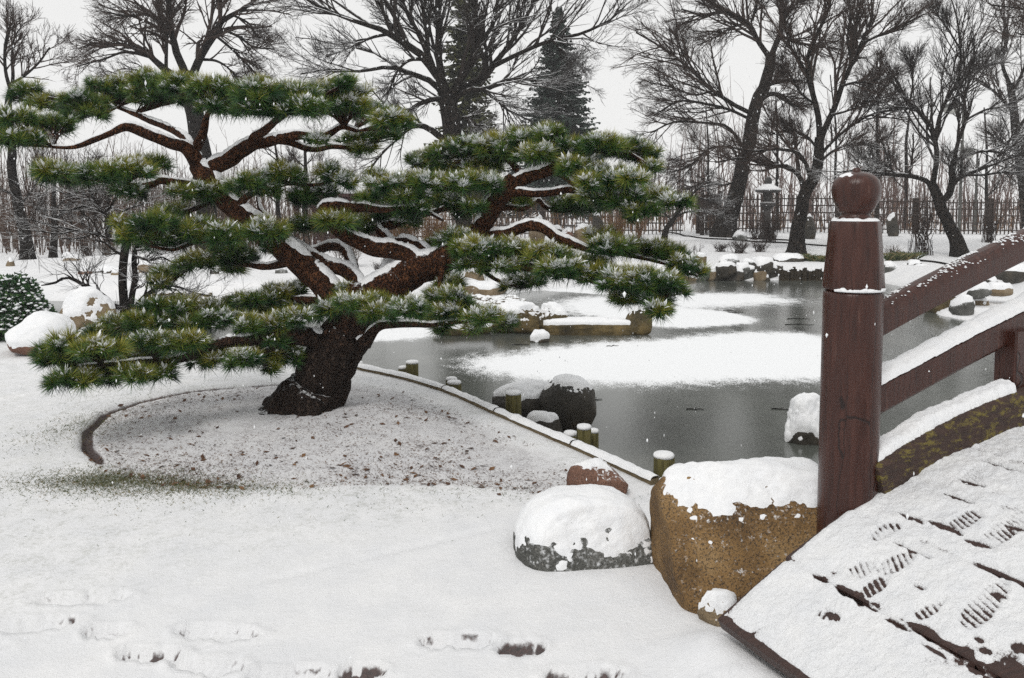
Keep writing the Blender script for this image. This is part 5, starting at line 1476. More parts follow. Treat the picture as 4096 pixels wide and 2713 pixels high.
bare_tree('great spreading bare tree with snow lined limbs behind the middle of the pine', 'bare_tree', 24.0, [
    [(1862, 945, 34), (1850, 850, 33), (1832, 720, 36), (1815, 600, 38), (1802, 480, 38), (1790, 400, 34)],
    [(1795, 430, 26), (1775, 340, 25), (1740, 280, 23), (1690, 225, 20), (1615, 172, 17), (1544, 125, 14), (1396, 77, 10), (1277, 24, 7), (1180, -30, 4)],
    [(1780, 390, 18), (1735, 332, 16), (1675, 305, 13), (1560, 270, 11), (1437, 285, 8), (1318, 279, 6), (1200, 297, 4)],
    [(1730, 265, 17), (1704, 196, 15), (1665, 120, 12), (1633, 59, 10), (1603, -10, 8), (1570, -90, 5)],
    [(1770, 340, 20), (1755, 230, 18), (1752, 119, 15), (1749, 0, 12), (1745, -90, 8)], [(1715, 215, 12), (1708, 150, 10), (1692, 59, 8), (1686, -40, 6)],
    [(1810, 400, 22), (1832, 335, 21), (1882, 255, 19), (1912, 166, 16), (1900, 77, 13), (1906, -20, 10), (1915, -90, 7)],
    [(1908, 175, 12), (1965, 113, 10), (1989, 0, 8), (2000, -80, 5)],
    [(1815, 400, 20), (1852, 350, 19), (1924, 314, 17), (1977, 255, 15), (2048, 160, 12), (2125, 30, 9), (2160, -60, 6)],
    [(1965, 270, 13), (2090, 208, 11), (2208, 160, 9), (2356, 125, 7), (2445, 77, 5), (2510, 15, 3)],
    [(1820, 400, 14), (1860, 365, 13), (1941, 356, 12), (2030, 320, 10), (2131, 320, 8), (2208, 332, 6), (2290, 320, 4)],
    [(1870, 365, 9), (1900, 352, 8), (1971, 391, 7), (2030, 439, 6), (2090, 468, 4), (2180, 520, 3)],
    [(1800, 410, 15), (1770, 397, 14), (1698, 409, 12), (1645, 439, 9), (1590, 500, 6)],
    [(1812, 580, 16), (1770, 557, 16), (1704, 510, 15), (1657, 503, 11), (1610, 540, 6), (1508, 640, 5), (1470, 700, 3)],
    [(1700, 235, 11), (1640, 240, 8), (1580, 300, 6), (1560, 360, 4)], [(1640, 185, 9), (1590, 130, 8), (1540, 60, 6), (1500, -20, 4)],
    [(1830, 480, 8), (1870, 470, 7), (1905, 500, 6), (1960, 545, 4)], [(1560, 135, 9), (1490, 150, 7), (1400, 190, 5), (1300, 230, 3)], [(2208, 160, 7), (2260, 220, 5), (2330, 260, 3)]],
    403, ('bark', 'twig_snowy'), (10, 8, 5), droop=0.05)
bare_tree('tall bare tree leaning right with a flared root on the far bank', 'bare_tree', 31.0, [
    [(2895, 945, 46), (2905, 900, 38), (2933, 829, 32), (2969, 685, 28), (3005, 533, 26), (3034, 404, 24), (3070, 310, 22), (3085, 216, 19)],
    [(3083, 225, 16), (3114, 144, 15), (3135, 58, 13), (3121, -20, 11), (3110, -100, 7)],
    [(3083, 235, 14), (3034, 166, 13), (2991, 94, 12), (2919, 50, 10), (2804, 58, 7), (2724, 36, 4)],
    [(3020, 461, 12), (2933, 418, 11), (2847, 360, 9), (2775, 288, 8), (2667, 202, 6), (2544, 130, 4)],
    [(3005, 480, 8), (2920, 440, 7), (2832, 418, 7), (2724, 404, 5), (2616, 461, 3)],
    [(2985, 600, 9), (2962, 570, 8), (2905, 505, 7), (2804, 490, 6), (2688, 490, 5), (2602, 533, 3)],
    [(2950, 640, 7), (2933, 598, 7), (2847, 591, 6), (2760, 663, 5), (2690, 690, 3)],
    [(3050, 360, 11), (3078, 339, 10), (3135, 324, 9), (3200, 324, 6)], [(3050, 395, 12), (3078, 375, 12), (3121, 382, 11), (3164, 418, 9), (3229, 425, 6)],
    [(3100, 180, 9), (3121, 151, 9), (3193, 173, 7), (3265, 180, 5), (3373, 200, 3)], [(3000, 105, 9), (3020, 40, 8), (3034, -40, 6)], [(2990, 94, 8), (2930, 110, 6), (2860, 150, 4), (2790, 180, 3)],
    [(2850, 365, 6), (2780, 380, 5), (2690, 350, 4), (2600, 330, 3)], [(2780, 290, 6), (2740, 230, 5), (2700, 140, 3)], [(2920, 55, 7), (2850, 10, 5), (2780, -40, 3)], [(3125, 60, 8), (3180, 20, 6), (3230, -50, 4)],
    [(2960, 720, 6), (2900, 740, 5), (2820, 730, 4), (2740, 760, 3)]],
    404, ('bark', 'twig'), (11, 9, 6), up=0.05, droop=0.05)
bare_tree('forked dark tree standing on the far bank left of the ball finial', 'bare_tree', 24.5, [
    [(3186, 1000, 32), (3190, 960, 28), (3200, 865, 25), (3215, 790, 24), (3240, 735, 23), (3265, 692, 22), (3279, 613, 20), (3276, 548, 18)],
    [(3220, 760, 14), (3200, 706, 13), (3157, 670, 12), (3078, 663, 9), (2976, 634, 7), (2860, 650, 4)],
    [(3278, 560, 17), (3265, 432, 15), (3236, 324, 13), (3229, 238, 11), (3265, 144, 9), (3308, 58, 7), (3330, -30, 5)],
    [(3278, 570, 17), (3323, 461, 16), (3366, 346, 14), (3409, 252, 12), (3445, 173, 10), (3488, 72, 8), (3485, -30, 6)],
    [(3275, 640, 10), (3300, 600, 9), (3358, 540, 8), (3481, 461, 6), (3625, 432, 4)], [(3270, 660, 7), (3340, 600, 6), (3409, 577, 5), (3520, 590, 3)],
    [(3240, 720, 11), (3222, 650, 10), (3200, 615, 9), (3121, 598, 8), (3013, 605, 5), (2930, 590, 3)],
    [(3440, 180, 7), (3510, 144, 6), (3620, 94, 5), (3700, 55, 3)], [(3366, 346, 7), (3420, 330, 6), (3500, 330, 4), (3570, 300, 3)], [(3232, 300, 8), (3190, 230, 6), (3150, 160, 5), (3160, 90, 3)],
    [(3262, 420, 7), (3210, 380, 6), (3160, 300, 4), (3120, 260, 3)], [(3409, 252, 7), (3390, 160, 6), (3400, 60, 4), (3395, -30, 3)], [(3275, 600, 7), (3220, 540, 6), (3150, 520, 5), (3080, 540, 3)],
    [(3325, 461, 7), (3400, 440, 5), (3470, 400, 4), (3540, 390, 3)]],
    405, ('bark', 'twig'), (10, 9, 6), up=0.10, spread=0.6)
bare_tree('twisted bare tree with long snow lined level branches right of the finial', 'bare_tree', 24.0, [
    [(3836, 1004, 32), (3822, 965, 26), (3798, 915, 23), (3769, 850, 22), (3750, 790, 20), (3722, 735, 17)],
    [(3725, 742, 14), (3690, 715, 13), (3654, 706, 12), (3582, 699, 10), (3524, 692, 8), (3440, 680, 5), (3350, 690, 3)],
    [(3755, 805, 18), (3784, 786, 17), (3808, 725, 17), (3806, 672, 15), (3815, 640, 9)],
    [(3805, 735, 13), (3827, 718, 13), (3899, 685, 11), (3986, 649, 9), (4096, 613, 7), (4230, 580, 4)],
    [(3810, 680, 11), (3834, 562, 9), (3863, 468, 8), (3856, 403, 7), (3877, 324, 6), (3900, 230, 4), (3890, 150, 3)],
    [(3730, 735, 14), (3748, 627, 13), (3733, 540, 11), (3697, 476, 9), (3625, 396, 7), (3589, 324, 5), (3540, 250, 3)],
    [(3742, 560, 10), (3769, 432, 9), (3812, 360, 8), (3841, 288, 7), (3841, 180, 6), (3827, 72, 4), (3800, -20, 3)],
    [(3815, 650, 8), (3841, 634, 8), (3949, 605, 7), (4058, 625, 5), (4180, 610, 4)], [(3735, 520, 7), (3680, 450, 6), (3590, 430, 5), (3500, 440, 3)], [(3812, 360, 6), (3880, 300, 5), (3960, 260, 4), (4040, 250, 3)],
    [(3863, 480, 6), (3940, 440, 5), (4030, 420, 4), (4120, 380, 3)], [(3841, 200, 5), (3800, 130, 4), (3750, 60, 3)], [(3640, 410, 5), (3650, 330, 4), (3640, 230, 3)], [(3850, 700, 7), (3930, 700, 6), (4020, 690, 5), (4130, 700, 3)],
    [(3590, 700, 6), (3540, 660, 5), (3470, 640, 3)]],
    406, ('bark', 'twig_snowy'), (9, 9, 5), up=0.10, spread=0.6)
bare_tree('hazy bare tree at the right edge of the picture behind the twisted tree', 'bare_tree', 34.0, [
    [(4120, 940, 24), (4095, 760, 20), (4075, 600, 18), (4058, 450, 15), (4040, 330, 12)],
    [(4045, 350, 10), (4010, 250, 8), (4030, 140, 6), (4000, 40, 4)], [(4060, 460, 9), (3990, 380, 7), (3930, 330, 5), (3880, 300, 3)], [(4070, 520, 9), (4150, 400, 7), (4220, 250, 5)], [(4080, 620, 8), (4000, 560, 6), (3940, 520, 4)],
    [(4048, 380, 8), (4100, 260, 6), (4120, 130, 4), (4150, 30, 3)]], 407, ('bark', 'twig'), (9, 7, 5))
bare_tree('bare branches reaching into the top right corner from outside', 'bare_tree', 20.0, [
    [(4420, 1060, 34), (4400, 800, 30), (4380, 500, 26), (4360, 250, 22), (4340, 100, 16)],
    [(4350, 160, 10), (4250, 80, 8), (4150, 50, 6), (4050, 30, 4), (3960, 20, 3)], [(4350, 120, 9), (4200, -10, 7), (4090, -60, 4)], [(4360, 250, 9), (4250, 180, 7), (4160, 160, 5), (4060, 130, 3)]], 408, ('bark_bare', 'twig'), (8, 6, 5))
bare_tree('small crooked bare tree between the pine and the leaning tree', 'small_tree', 28.0, [
    [(2655, 950, 13), (2668, 915, 11), (2690, 886, 10), (2715, 845, 9), (2742, 812, 8), (2790, 780, 6)],
    [(2700, 870, 6), (2740, 850, 5), (2810, 845, 4), (2890, 860, 3)], [(2742, 812, 6), (2800, 750, 5), (2850, 740, 3)], [(2690, 886, 5), (2650, 850, 4), (2600, 830, 3)], [(2780, 785, 5), (2830, 800, 4), (2900, 800, 3)]],
    409, ('bark', 'twig_snowy'), (6, 5, 4))
# slim trunks at the wood's edge on the left and poles behind the fence on the right
SLIM = [('slim straight trunk at the left wood edge beside the leftmost tree', 215, 1056, 15, 700, 23.5, 'bark'), ('thin leaning trunk in the wood behind the maple', 425, 1045, 11, 720, 25.0, 'bark'),
        ('thin dark trunk seen under the pine canopy left of the pavilion', 1120, 960, 10, 560, 30.0, 'bark'), ('thin dark trunk right under the roof of the pavilion', 1222, 950, 12, 560, 29.0, 'bark'),
        ('tall pole like tree behind the fence left of the finial', 3350, 945, 6, 300, 38.0, 'bark'), ('tall thin tree behind the fence right of the finial', 3505, 950, 8, 200, 37.0, 'bark'),
        ('thin tree behind the fence left of the leaning tree', 2835, 945, 6, 420, 38.0, 'bark'), ('pale thin tree behind the right end of the fence', 3950, 948, 7, 430, 38.0, 'bark'),
        ('thin tree behind the fence between the forked and twisted trees', 3620, 948, 9, 420, 39.0, 'bark'), ('slender tree behind the fence above the stone lantern', 3110, 946, 7, 350, 37.0, 'bark'),
        ('thin grey trunk behind the tall tan boulder and the maple', 330, 1040, 9, 690, 27.0, 'bark')]
for k, (lb, u, vb, w, vt, Y, mt) in enumerate(SLIM):
    r = np.random.default_rng(500 + k)
    dx = r.uniform(-30, 30)
    tr_ = [(u, vb, w), (u + dx * 0.3, vb - (vb - vt) * 0.35, w * 0.85), (u + dx * 0.2, vb - (vb - vt) * 0.65, w * 0.65), (u + dx, vt, w * 0.35)]
    ls = [tr_]
    for j in range(7):
        s = r.uniform(0.3, 0.98); bu = u + dx * s * 0.8; bv = vb - (vb - vt) * s; sg = r.choice([-1, 1])
        ln = r.uniform(50, 120) * (1.3 - s * 0.6)
        ls.append([(bu, bv, w * 0.35), (bu + sg * ln * 0.5, bv - ln * 0.45, w * 0.25), (bu + sg * ln * 0.8, bv - ln, w * 0.15)])
    bare_tree(lb, 'slim_tree', Y, ls, 500 + k, (mt, 'twig'), (4, 5, 3))

# Japanese maple on the left bank with snow lined branches
bare_tree('small dark maple with two stems and snow lined branches behind the tall tan boulder', 'maple', 11.2, [
    [(492, 1285, 20), (496, 1210, 17), (490, 1120, 16), (492, 1050, 16), (508, 965, 15), (520, 930, 11)],
    [(520, 1270, 17), (525, 1200, 15), (540, 1100, 14), (535, 1045, 13), (545, 990, 11), (590, 962, 8), (640, 950, 4)],
    [(508, 970, 10), (440, 960, 9), (380, 932, 8), (300, 922, 7), (200, 900, 5), (100, 875, 4), (20, 885, 3)], [(492, 1022, 8), (455, 1002, 7), (430, 978, 6), (380, 960, 4)],
    [(505, 960, 8), (455, 898, 8), (400, 840, 7), (368, 780, 5), (355, 750, 3)], [(405, 845, 6), (350, 826, 5), (280, 840, 4), (200, 840, 3), (140, 836, 2)], [(390, 805, 5), (300, 790, 4), (220, 760, 3), (160, 742, 2)],
    [(415, 850, 5), (445, 828, 4), (462, 785, 3)], [(450, 890, 5), (475, 855, 5), (510, 838, 4), (590, 812, 2)], [(540, 1025, 7), (600, 1042, 6), (650, 1030, 5), (680, 1046, 3)], [(545, 1000, 6), (600, 1000, 5), (650, 1020, 3)],
    [(300, 922, 4), (240, 935, 4), (160, 925, 3), (90, 920, 2)], [(380, 932, 4), (330, 950, 4), (260, 955, 3), (160, 945, 2)], [(505, 1240, 13), (450, 1220, 12), (415, 1185, 13), (380, 1170, 11), (340, 1145, 10), (300, 1120, 9), (260, 1110, 7), (225, 1130, 6), (165, 1142, 3)],
    [(530, 1250, 12), (560, 1205, 12), (600, 1168, 11), (660, 1140, 8), (720, 1150, 6), (780, 1172, 4), (850, 1185, 2)], [(545, 1245, 9), (580, 1215, 9), (640, 1195, 7), (700, 1185, 6), (770, 1200, 3)], [(410, 1190, 7), (395, 1215, 6), (420, 1245, 5), (425, 1290, 4)]],
    420, ('bark', 'twig_snowy'), (6, 4, 3), lens=(0.30, 0.34, 0.4), rmin=0.003, up=0.12, spread=0.35, wig=0.30)

# ------------------------------------------------------------------ evergreens
m, nt, b = new_mat('spruce_needles')
c = ramp(nt, noise_n(nt, 2.5, 4, 0.6), [(0.3, (0.008, 0.022, 0.016)), (0.7, (0.026, 0.050, 0.036))])
c, _ = snow_on_top(nt, c, 0.98, 1.3, 3.0, 0.5)
nt.links.new(c, b.inputs['Base Color']); b.inputs['Roughness'].default_value = 0.8
M['spruce'] = m
M['cypress'] = m_plain('olive_needles', [(0.3, (0.028, 0.036, 0.012)), (0.7, (0.085, 0.085, 0.026))], 2.5, 0.85, 0, snow=(0.95, 1.25, 3.0, 0.5))
def conifer(label, name, u, vb, vt, wpx, Y, seed, mat, dens=1.0, droop=0.35, power=0.9):
    r = np.random.default_rng(seed)
    base, topp = at(u, vb, Y), at(u, vt, Y)
    z0 = gz_at(base[0], Y)
    H = topp[2] - z0; Rm = wpx * Y / FPX / 2
    root = empty(name, (base[0], Y, z0), label, 'tree')
    P = np.stack([np.full(10, base[0]), np.full(10, Y), np.linspace(z0 - 0.1, z0 + H, 10)], -1)
    mesh_obj('trunk', *tubes(P, np.linspace(0.02 * H, 0.01, 10), 8), M['bark'], root)
    nb = int(420 * dens)
    s = r.uniform(0.06, 1, size=nb) ** 0.8          # 0 foot .. 1 top
    a = r.uniform(0, 2 * np.pi, size=nb)
    L = Rm * (1 - s) ** power * r.uniform(0.72, 1.12, size=nb) + 0.12
    K = 6
    tt = np.linspace(0, 1, K)
    dirv = np.stack([np.cos(a), np.sin(a), 0 * a], -1)
    B = np.array([base[0], Y, z0]) + np.zeros((nb, K, 3))
    B[:, :, :2] += dirv[:, None, :2] * (L[:, None] * tt)[:, :, None]
    B[:, :, 2] += (z0 * 0 + s * H)[:, None] + L[:, None] * (-droop * tt + 0.30 * droop * tt ** 3 * 2)[None]
    mb = MB()
    mb.add(*tubes(B, np.linspace(0.03, 0.008, K)[None].repeat(nb, 0), 3))
    mesh_b = mb.build('branches', M['bark'], root)
    # sprays of needles along every branch
    per = 40
    n = nb * per
    t = r.uniform(0.12, 1.02, size=(nb, per))
    x = t * (K - 1); i = np.minimum(x.astype(int), K - 2); f = (x - i)[..., None]
    bi = np.arange(nb)[:, None]
    pos = B[bi, i] * (1 - f) + B[bi, i + 1] * f
    side = np.stack([-np.sin(a), np.cos(a), 0 * a], -1)[:, None, :]
    w = (L[:, None] * 0.30 * (1.1 - t))[..., None] + 0.06
    sg = r.choice([-1.0, 1.0], size=(nb, per, 1))
    d = unit(side * sg * r.uniform(0.3, 1.0, size=(nb, per, 1)) + dirv[:, None, :] * 0.8 + 0.35 * r.normal(size=(nb, per, 3)) + np.array([0, 0, -0.12]))
    ln = w * r.uniform(0.5, 1.2, size=(nb, per, 1))
    wd = unit(np.cross(d, np.array([0, 0, 1.0]) + 0.5 * r.normal(size=(nb, per, 3)))) * (0.05 + 0.05 * r.uniform(size=(nb, per, 1)))
    dn = np.array([0, 0, -0.05])
    V = np.stack([pos, pos + d * ln * 0.55 + wd + dn * 0.5, pos + d * ln + dn, pos + d * ln * 0.55 - wd + dn * 0.5], 2).reshape(-1, 3)
    mesh_obj('crown', V, np.arange(n * 4).reshape(-1, 4), M[mat], root, smooth=False)
    return root
conifer('dark pointed spruce rising behind the right half of the pine', 'spruce', 2232, 800, 28, 600, 42.0, 601, 'spruce', 1.5, power=0.95)
conifer('olive green conifer standing behind the great spreading bare tree', 'conifer', 1860, 820, -160, 400, 38.0, 602, 'cypress', 1.2, droop=0.25, power=0.8)

def leafy_bush(label, name, u, vb, wpx, hpx, Y, seed, mat, n=5200, leaf=0.035, snow=0.25):
    r = np.random.default_rng(seed)
    base = at(u, vb, Y); z0 = gz_at(base[0], Y)
    w, h = wpx * Y / FPX / 2, hpx * Y / FPX
    root = empty(name, (base[0], Y, z0), label, 'bush')
    q = unit(r.normal(size=(n, 3))) ; q[:, 2] = np.abs(q[:, 2])
    lump = 1 + 0.16 * fbm(q * 3.2 + seed, 3, seed)
    rad = r.uniform(0.72, 1.04, size=n) * lump
    pos = q * rad[:, None] * np.array([w, w * 0.85, h]) + np.array([base[0], Y, z0])
    d = unit(q + 0.7 * r.normal(size=(n, 3)) + np.array([0, 0, 0.4]))
    sd_ = unit(np.cross(d, r.normal(size=(n, 3))))
    L = leaf * r.uniform(0.7, 1.4, size=(n, 1))
    V = np.stack([pos, pos + d * L * 0.5 + sd_ * L * 0.28, pos + d * L, pos + d * L * 0.5 - sd_ * L * 0.28], 1).reshape(-1, 3)
    fo = mesh_obj('foliage', V, np.arange(n * 4).reshape(-1, 4), M[mat], root, smooth=False, attrs={'tint': np.repeat(r.uniform(0.05, 0.5, size=n), 4)})
    k = (q[:, 2] > 0.15) & (r.uniform(size=n) < snow)
    Vi, Fi = ico(1)
    kk = np.where(k)[0]
    if len(kk):
        S = (Vi[None] * (leaf * r.uniform(0.22, 0.5, size=(len(kk), 1, 1))) * np.array([1.2, 1.2, 0.6]) + (pos[kk] + d[kk] * L[kk] * 0.7)[:, None, :]).reshape(-1, 3)
        F = (Fi[None] + (np.arange(len(kk)) * len(Vi))[:, None, None]).reshape(-1, 3)
        mesh_obj('snow', S, F, M['needle_snow'], fo)
    # stems and a dark twiggy heart
    st = np.stack([np.linspace([base[0], Y, z0 - 0.03], p_, 5) for p_ in pos[r.choice(n, 40)] * 0.9 + 0.1 * np.array([base[0], Y, z0])])
    mesh_obj('stems', *tubes(st, np.linspace(0.012, 0.004, 5)[None].repeat(40, 0), 4), M['bark'], root)
    return root
leafy_bush('clipped dark green yew bush flecked with snow at the left edge', 'yew_bush', 35, 1395, 330, 240, 9.6, 611, 'needles', 9000, 0.05, 0.16)
leafy_bush('low round evergreen bush with snow seen behind the lower pine pads', 'low_bush', 660, 1285, 330, 70, 10.2, 612, 'needles', 4000, 0.045, 0.3)

# ------------------------------------------------------------------ shrubs of bare stems
def twig_shrub(label, name, u, vb, wpx, hpx, Y, seed, mat, n=40, fan=0.5, group=None, z0=None, kids=(4, 1)):
    r = np.random.default_rng(seed)
    base = at(u, vb, Y)
    z = gz_at(base[0], Y) if z0 is None else z0
    w, h = wpx * Y / FPX / 2, max(at(u, vb - hpx, Y)[2] - z, 0.15)
    root = empty(name, (base[0], Y, z), label, 'shrub', group)
    K = 6
    foot = np.array([base[0], Y, z - 0.03]) + np.stack([r.normal(0, w * (1 - fan) * 0.5, n), r.normal(0, w * (1 - fan) * 0.4, n), 0 * r.normal(size=n)], -1)
    tip = np.array([base[0], Y, z]) + np.stack([r.uniform(-1, 1, n) * w, r.uniform(-1, 1, n) * w * 0.7, h * r.uniform(0.55, 1.05, n)], -1)
    tt = np.linspace(0, 1, K)[None, :, None]
    P = foot[:, None] * (1 - tt) + tip[:, None] * tt
    P[:, :, :2] -= 0.12 * (tip - foot)[:, None, :2] * np.sin(np.pi * tt)
    P += 0.03 * h * r.normal(size=P.shape) * np.sin(np.pi * tt * 0.7)
    R = np.linspace(0.010, 0.004, K)[None].repeat(n, 0) * min(1.5, 0.7 + h * 0.4)
    mesh_obj('stems', *tubes(P, R, 3), M[mat], root)
    c1, r1 = children(P, R, kids[0], 0.4, (20, 50), 4, r, 0.3, up=0.25, rmin=0.0035, lmin=0.08, lmax=0.9)
    mb = MB().add(*tubes(c1, r1, 3))
    c2, r2 = children(c1, r1, kids[1], 0.5, (20, 55), 3, r, 0.2, up=0.2, rmin=0.003, lmin=0.06, lmax=0.5)
    mb.add(*tubes(c2, r2, 3))
    tag(mb.build('twigs', M[mat], root), kind='stuff')
    return root
for k, (lb, u, vb, w, h, Y, mt, n) in enumerate([
    ('rusty stemmed shrub behind the pine, left of the great bare tree trunk', 1620, 968, 150, 120, 25.5, 'twig_rust', 100), ('rusty stemmed shrub just left of the pale trunk behind the pine', 1740, 965, 140, 120, 25.0, 'twig_rust', 100),
    ('rusty stemmed shrub right of the pale trunk behind the pine', 1930, 960, 120, 100, 25.5, 'twig_rust', 80), ('orange brown shrub in front of the fence right of the pine trunk', 2470, 930, 130, 90, 28.0, 'twig_rust', 50),
    ('narrow orange brown shrub before the fence above the right pine pads', 2560, 930, 60, 100, 28.0, 'twig_rust', 30), ('faded rust shrub at the far end of the fence behind the pine', 2010, 945, 90, 80, 28.0, 'twig_brown', 40),
    ('round dark twiggy shrub below the stone lantern', 3075, 945, 110, 95, 28.5, 'twig', 60), ('tall vase shaped shrub in a wire cage', 3690, 992, 150, 230, 24.5, 'twig', 34),
    ('low twiggy heather clump on the far bank, left of three', 2880, 1020, 70, 45, 25.0, 'twig', 45), ('low twiggy heather clump on the far bank, middle of three', 2960, 1025, 90, 60, 24.5, 'twig', 55),
    ('low twiggy heather clump on the far bank, right of three', 3040, 1015, 80, 50, 25.0, 'twig', 45), ('dry thin stemmed clump beside the bridge post on the far bank', 3570, 1065, 70, 80, 23.0, 'twig_brown', 30),
    ('small twiggy shrub before the fence by the leaning tree root', 3020, 948, 60, 70, 29.5, 'twig', 30), ('dark upright shrub against the fence right of the twisted tree', 3960, 952, 110, 120, 29.0, 'twig', 50),
    ('bare shrub with dark fine stems on the left slope', 355, 1040, 90, 75, 21.5, 'twig', 30), ('brown brush at the crest of the left slope', 430, 1030, 80, 60, 22.5, 'twig_brown', 40),
    ('tawny brush behind the leaning pine trunk', 1390, 1060, 160, 120, 20.0, 'twig_brown', 60), ('tawny brush left of the leaning pine trunk', 1100, 985, 200, 120, 25.0, 'twig_brown', 60),
    ('small dark shrub under the pine fork', 1520, 1100, 60, 50, 18.5, 'twig', 26), ('dead upright stalks by a stone on the far bank', 2785, 1018, 50, 40, 23.5, 'twig', 8)]):
    twig_shrub(lb, 'bare_shrub', u, vb, w, h, Y, 700 + k, mt, n)

# green grass tufts by the far water
def grass_tuft(label, u, vb, wpx, hpx, Y, seed, n=160):
    r = np.random.default_rng(seed)
    base = at(u, vb, Y); z = gz_at(base[0], Y)
    w, h = wpx * Y / FPX / 2, hpx * Y / FPX
    f = np.array([base[0], Y, z - 0.01]) + np.stack([r.normal(0, w * 0.4, n), r.normal(0, w * 0.3, n), 0 * r.normal(size=n)], -1)
    d = np.stack([r.normal(0, 0.5, n), r.normal(0, 0.5, n), np.ones(n)], -1) * (h * r.uniform(0.6, 1.1, (n, 1)))
    s = unit(np.cross(d, r.normal(size=(n, 3)))) * 0.012
    V = np.stack([f - s, f + s, f + d * 0.6 + s * 0.7, f + d * np.array([1.5, 1.5, 0.9])], 1).reshape(-1, 3)
    o = mesh_obj('grass_tuft', V, np.arange(4 * n).reshape(-1, 4), M['grass'], smooth=False, origin=(base[0], Y, z), attrs={'tint': np.repeat(r.uniform(0, 1, n), 4)})
    tag(o, label, 'grass')
m, nt, b = new_mat('winter_grass')
nt.links.new(ramp(nt, attr(nt, 'tint'), [(0.0, (0.035, 0.055, 0.018)), (0.55, (0.085, 0.105, 0.03)), (1.0, (0.23, 0.17, 0.08))]), b.inputs['Base Color'])
b.inputs['Roughness'].default_value = 0.7
M['grass'] = m
for k, (lb, u, vb, w, h, Y) in enumerate([('green grass tuft above the far log piles, leftmost', 3205, 1052, 50, 34, 22.6), ('green grass tuft above the far log piles, middle', 3255, 1058, 46, 30, 22.4), ('yellowish grass tuft above the far log piles, rightmost', 3300, 1062, 40, 28, 22.2),
        ('bright green grass tuft right of the bridge post', 3625, 1075, 90, 40, 22.3), ('grass tuft just right of the bridge post', 3570, 1085, 60, 36, 22.2)]):
    grass_tuft(lb, u, vb, w, h, Y, 760 + k)

# ------------------------------------------------------------------ log piles holding the far bank
M['pile'] = m_plain('dark_pile_wood', [(0.3, (0.014, 0.011, 0.008)), (0.7, (0.06, 0.045, 0.025))], 5, 0.8, 0.4, 0.01)
pr2 = np.random.default_rng(12)
for k in range(26):
    u = 3122 + k * 7.7 + pr2.uniform(-1.5, 1.5)
    log_post('short dark log pile in the row along the far bank', u, 1066 + 14 * pr2.uniform() + 10 * math.sin(k * 0.5) ** 2, 9.5 + 3 * pr2.uniform(), float(onz(u, 1122, WZ)[1]) - 0.02 + 0.05 * pr2.normal(), 'log piles along the far bank', seed=k, snow=0.02 if pr2.uniform() < 0.6 else 0.0, mat='pile', sides=8, name='log_pile', cat='log pile')
for k in range(22):
    u = 600 + k * 11.5 + pr2.uniform(-2, 2)
    log_post('short tan log pile in the row edging the left far bank', u, 1170 + 10 * pr2.uniform(), 11 + 3 * pr2.uniform(), float(onz(u, 1206, WZ)[1]) - 0.02 + 0.04 * pr2.normal(), 'log piles along the left far bank', seed=60 + k, snow=0.0, mat='wood_board', sides=8, name='log_pile', cat='log pile')

# ------------------------------------------------------------------ fence
M['fence'] = m_plain('dark_fence_wood', [(0.3, (0.022, 0.016, 0.013)), (0.7, (0.06, 0.042, 0.034))], 5, 0.85, 0.3, 0.01, snow=(0.7, 0.95, 6.0, 0.3))
def fence(label, pts, posts_every, seed):
    """pts: (u, v_base, v_top, Y); pickets, rails and posts are parts"""
    r = np.random.default_rng(seed)
    A = np.array([[*at(u, vb, Y)[:2], gz_at(at(u, vb, Y)[0], Y), at(u, vt, Y)[2]] for (u, vb, vt, Y) in pts])
    root = empty('lattice_fence', (A[0, 0], A[0, 1], A[0, 2]), label, 'fence')
    L = np.linalg.norm(np.diff(A[:, :2], axis=0), axis=1); cum = np.concatenate([[0], np.cumsum(L)])
    def P(s):
        return np.array([np.interp(s, cum, A[:, k]) for k in range(4)])
    unitm = {}
    def part(nm, c, sx, sy, sz, rot):
        key = nm
        if key not in unitm:
            V, pl = frame_box((0, 0, 0), X3, Y3, Z3, 1, 1, 1)
            me = mesh_data(nm, V, pl, False); me.materials.append(M['fence']); unitm[key] = me
        o = bpy.data.objects.new(nm, unitm[key])
        o.parent = root
        o.location = tuple(float(q) for q in (np.array(c) - np.array(root.location)))
        o.scale = (sx, sy, sz); o.rotation_euler = (0, 0, rot)
        COL.objects.link(o)
    s = 0.0
    while s < cum[-1]:
        p = P(s); h = p[3] - p[2]
        q = P(min(s + 0.1, cum[-1])) - P(max(s - 0.1, 0)); rot = math.atan2(q[1], q[0])
        part('picket', (p[0], p[1], p[2] + h / 2), 0.035, 0.035, h * r.uniform(0.97, 1.02), rot)
        s += 0.165 * r.uniform(0.96, 1.04)
    for k in range(len(A) - 1):
        a, b_ = A[k], A[k + 1]
        rot = math.atan2(b_[1] - a[1], b_[0] - a[0]); off = np.array([math.sin(rot), -math.cos(rot)]) * 0.036
        for f in (0.12, 0.33, 0.53, 0.72, 0.90):
            c = (a + b_) / 2
            part('rail', (c[0] + off[0], c[1] + off[1], (a[2] + (a[3] - a[2]) * f + b_[2] + (b_[3] - b_[2]) * f) / 2), L[k], 0.03, 0.05, rot)
    s = 0.0
    while s <= cum[-1] + 0.01:
        p = P(s); h = p[3] - p[2]
        part('post', (p[0], p[1] + 0.11, p[2] + h * 0.51), 0.16, 0.16, h * 1.04, 0.2)
        s += posts_every
fence('dark wooden lattice fence along the back of the far bank on the right', [(2795, 955, 792, 34.0), (3060, 955, 775, 34.5), (3400, 950, 785, 34.0), (3750, 955, 800, 33.0), (4200, 955, 795, 33.0)], 3.0, 31)
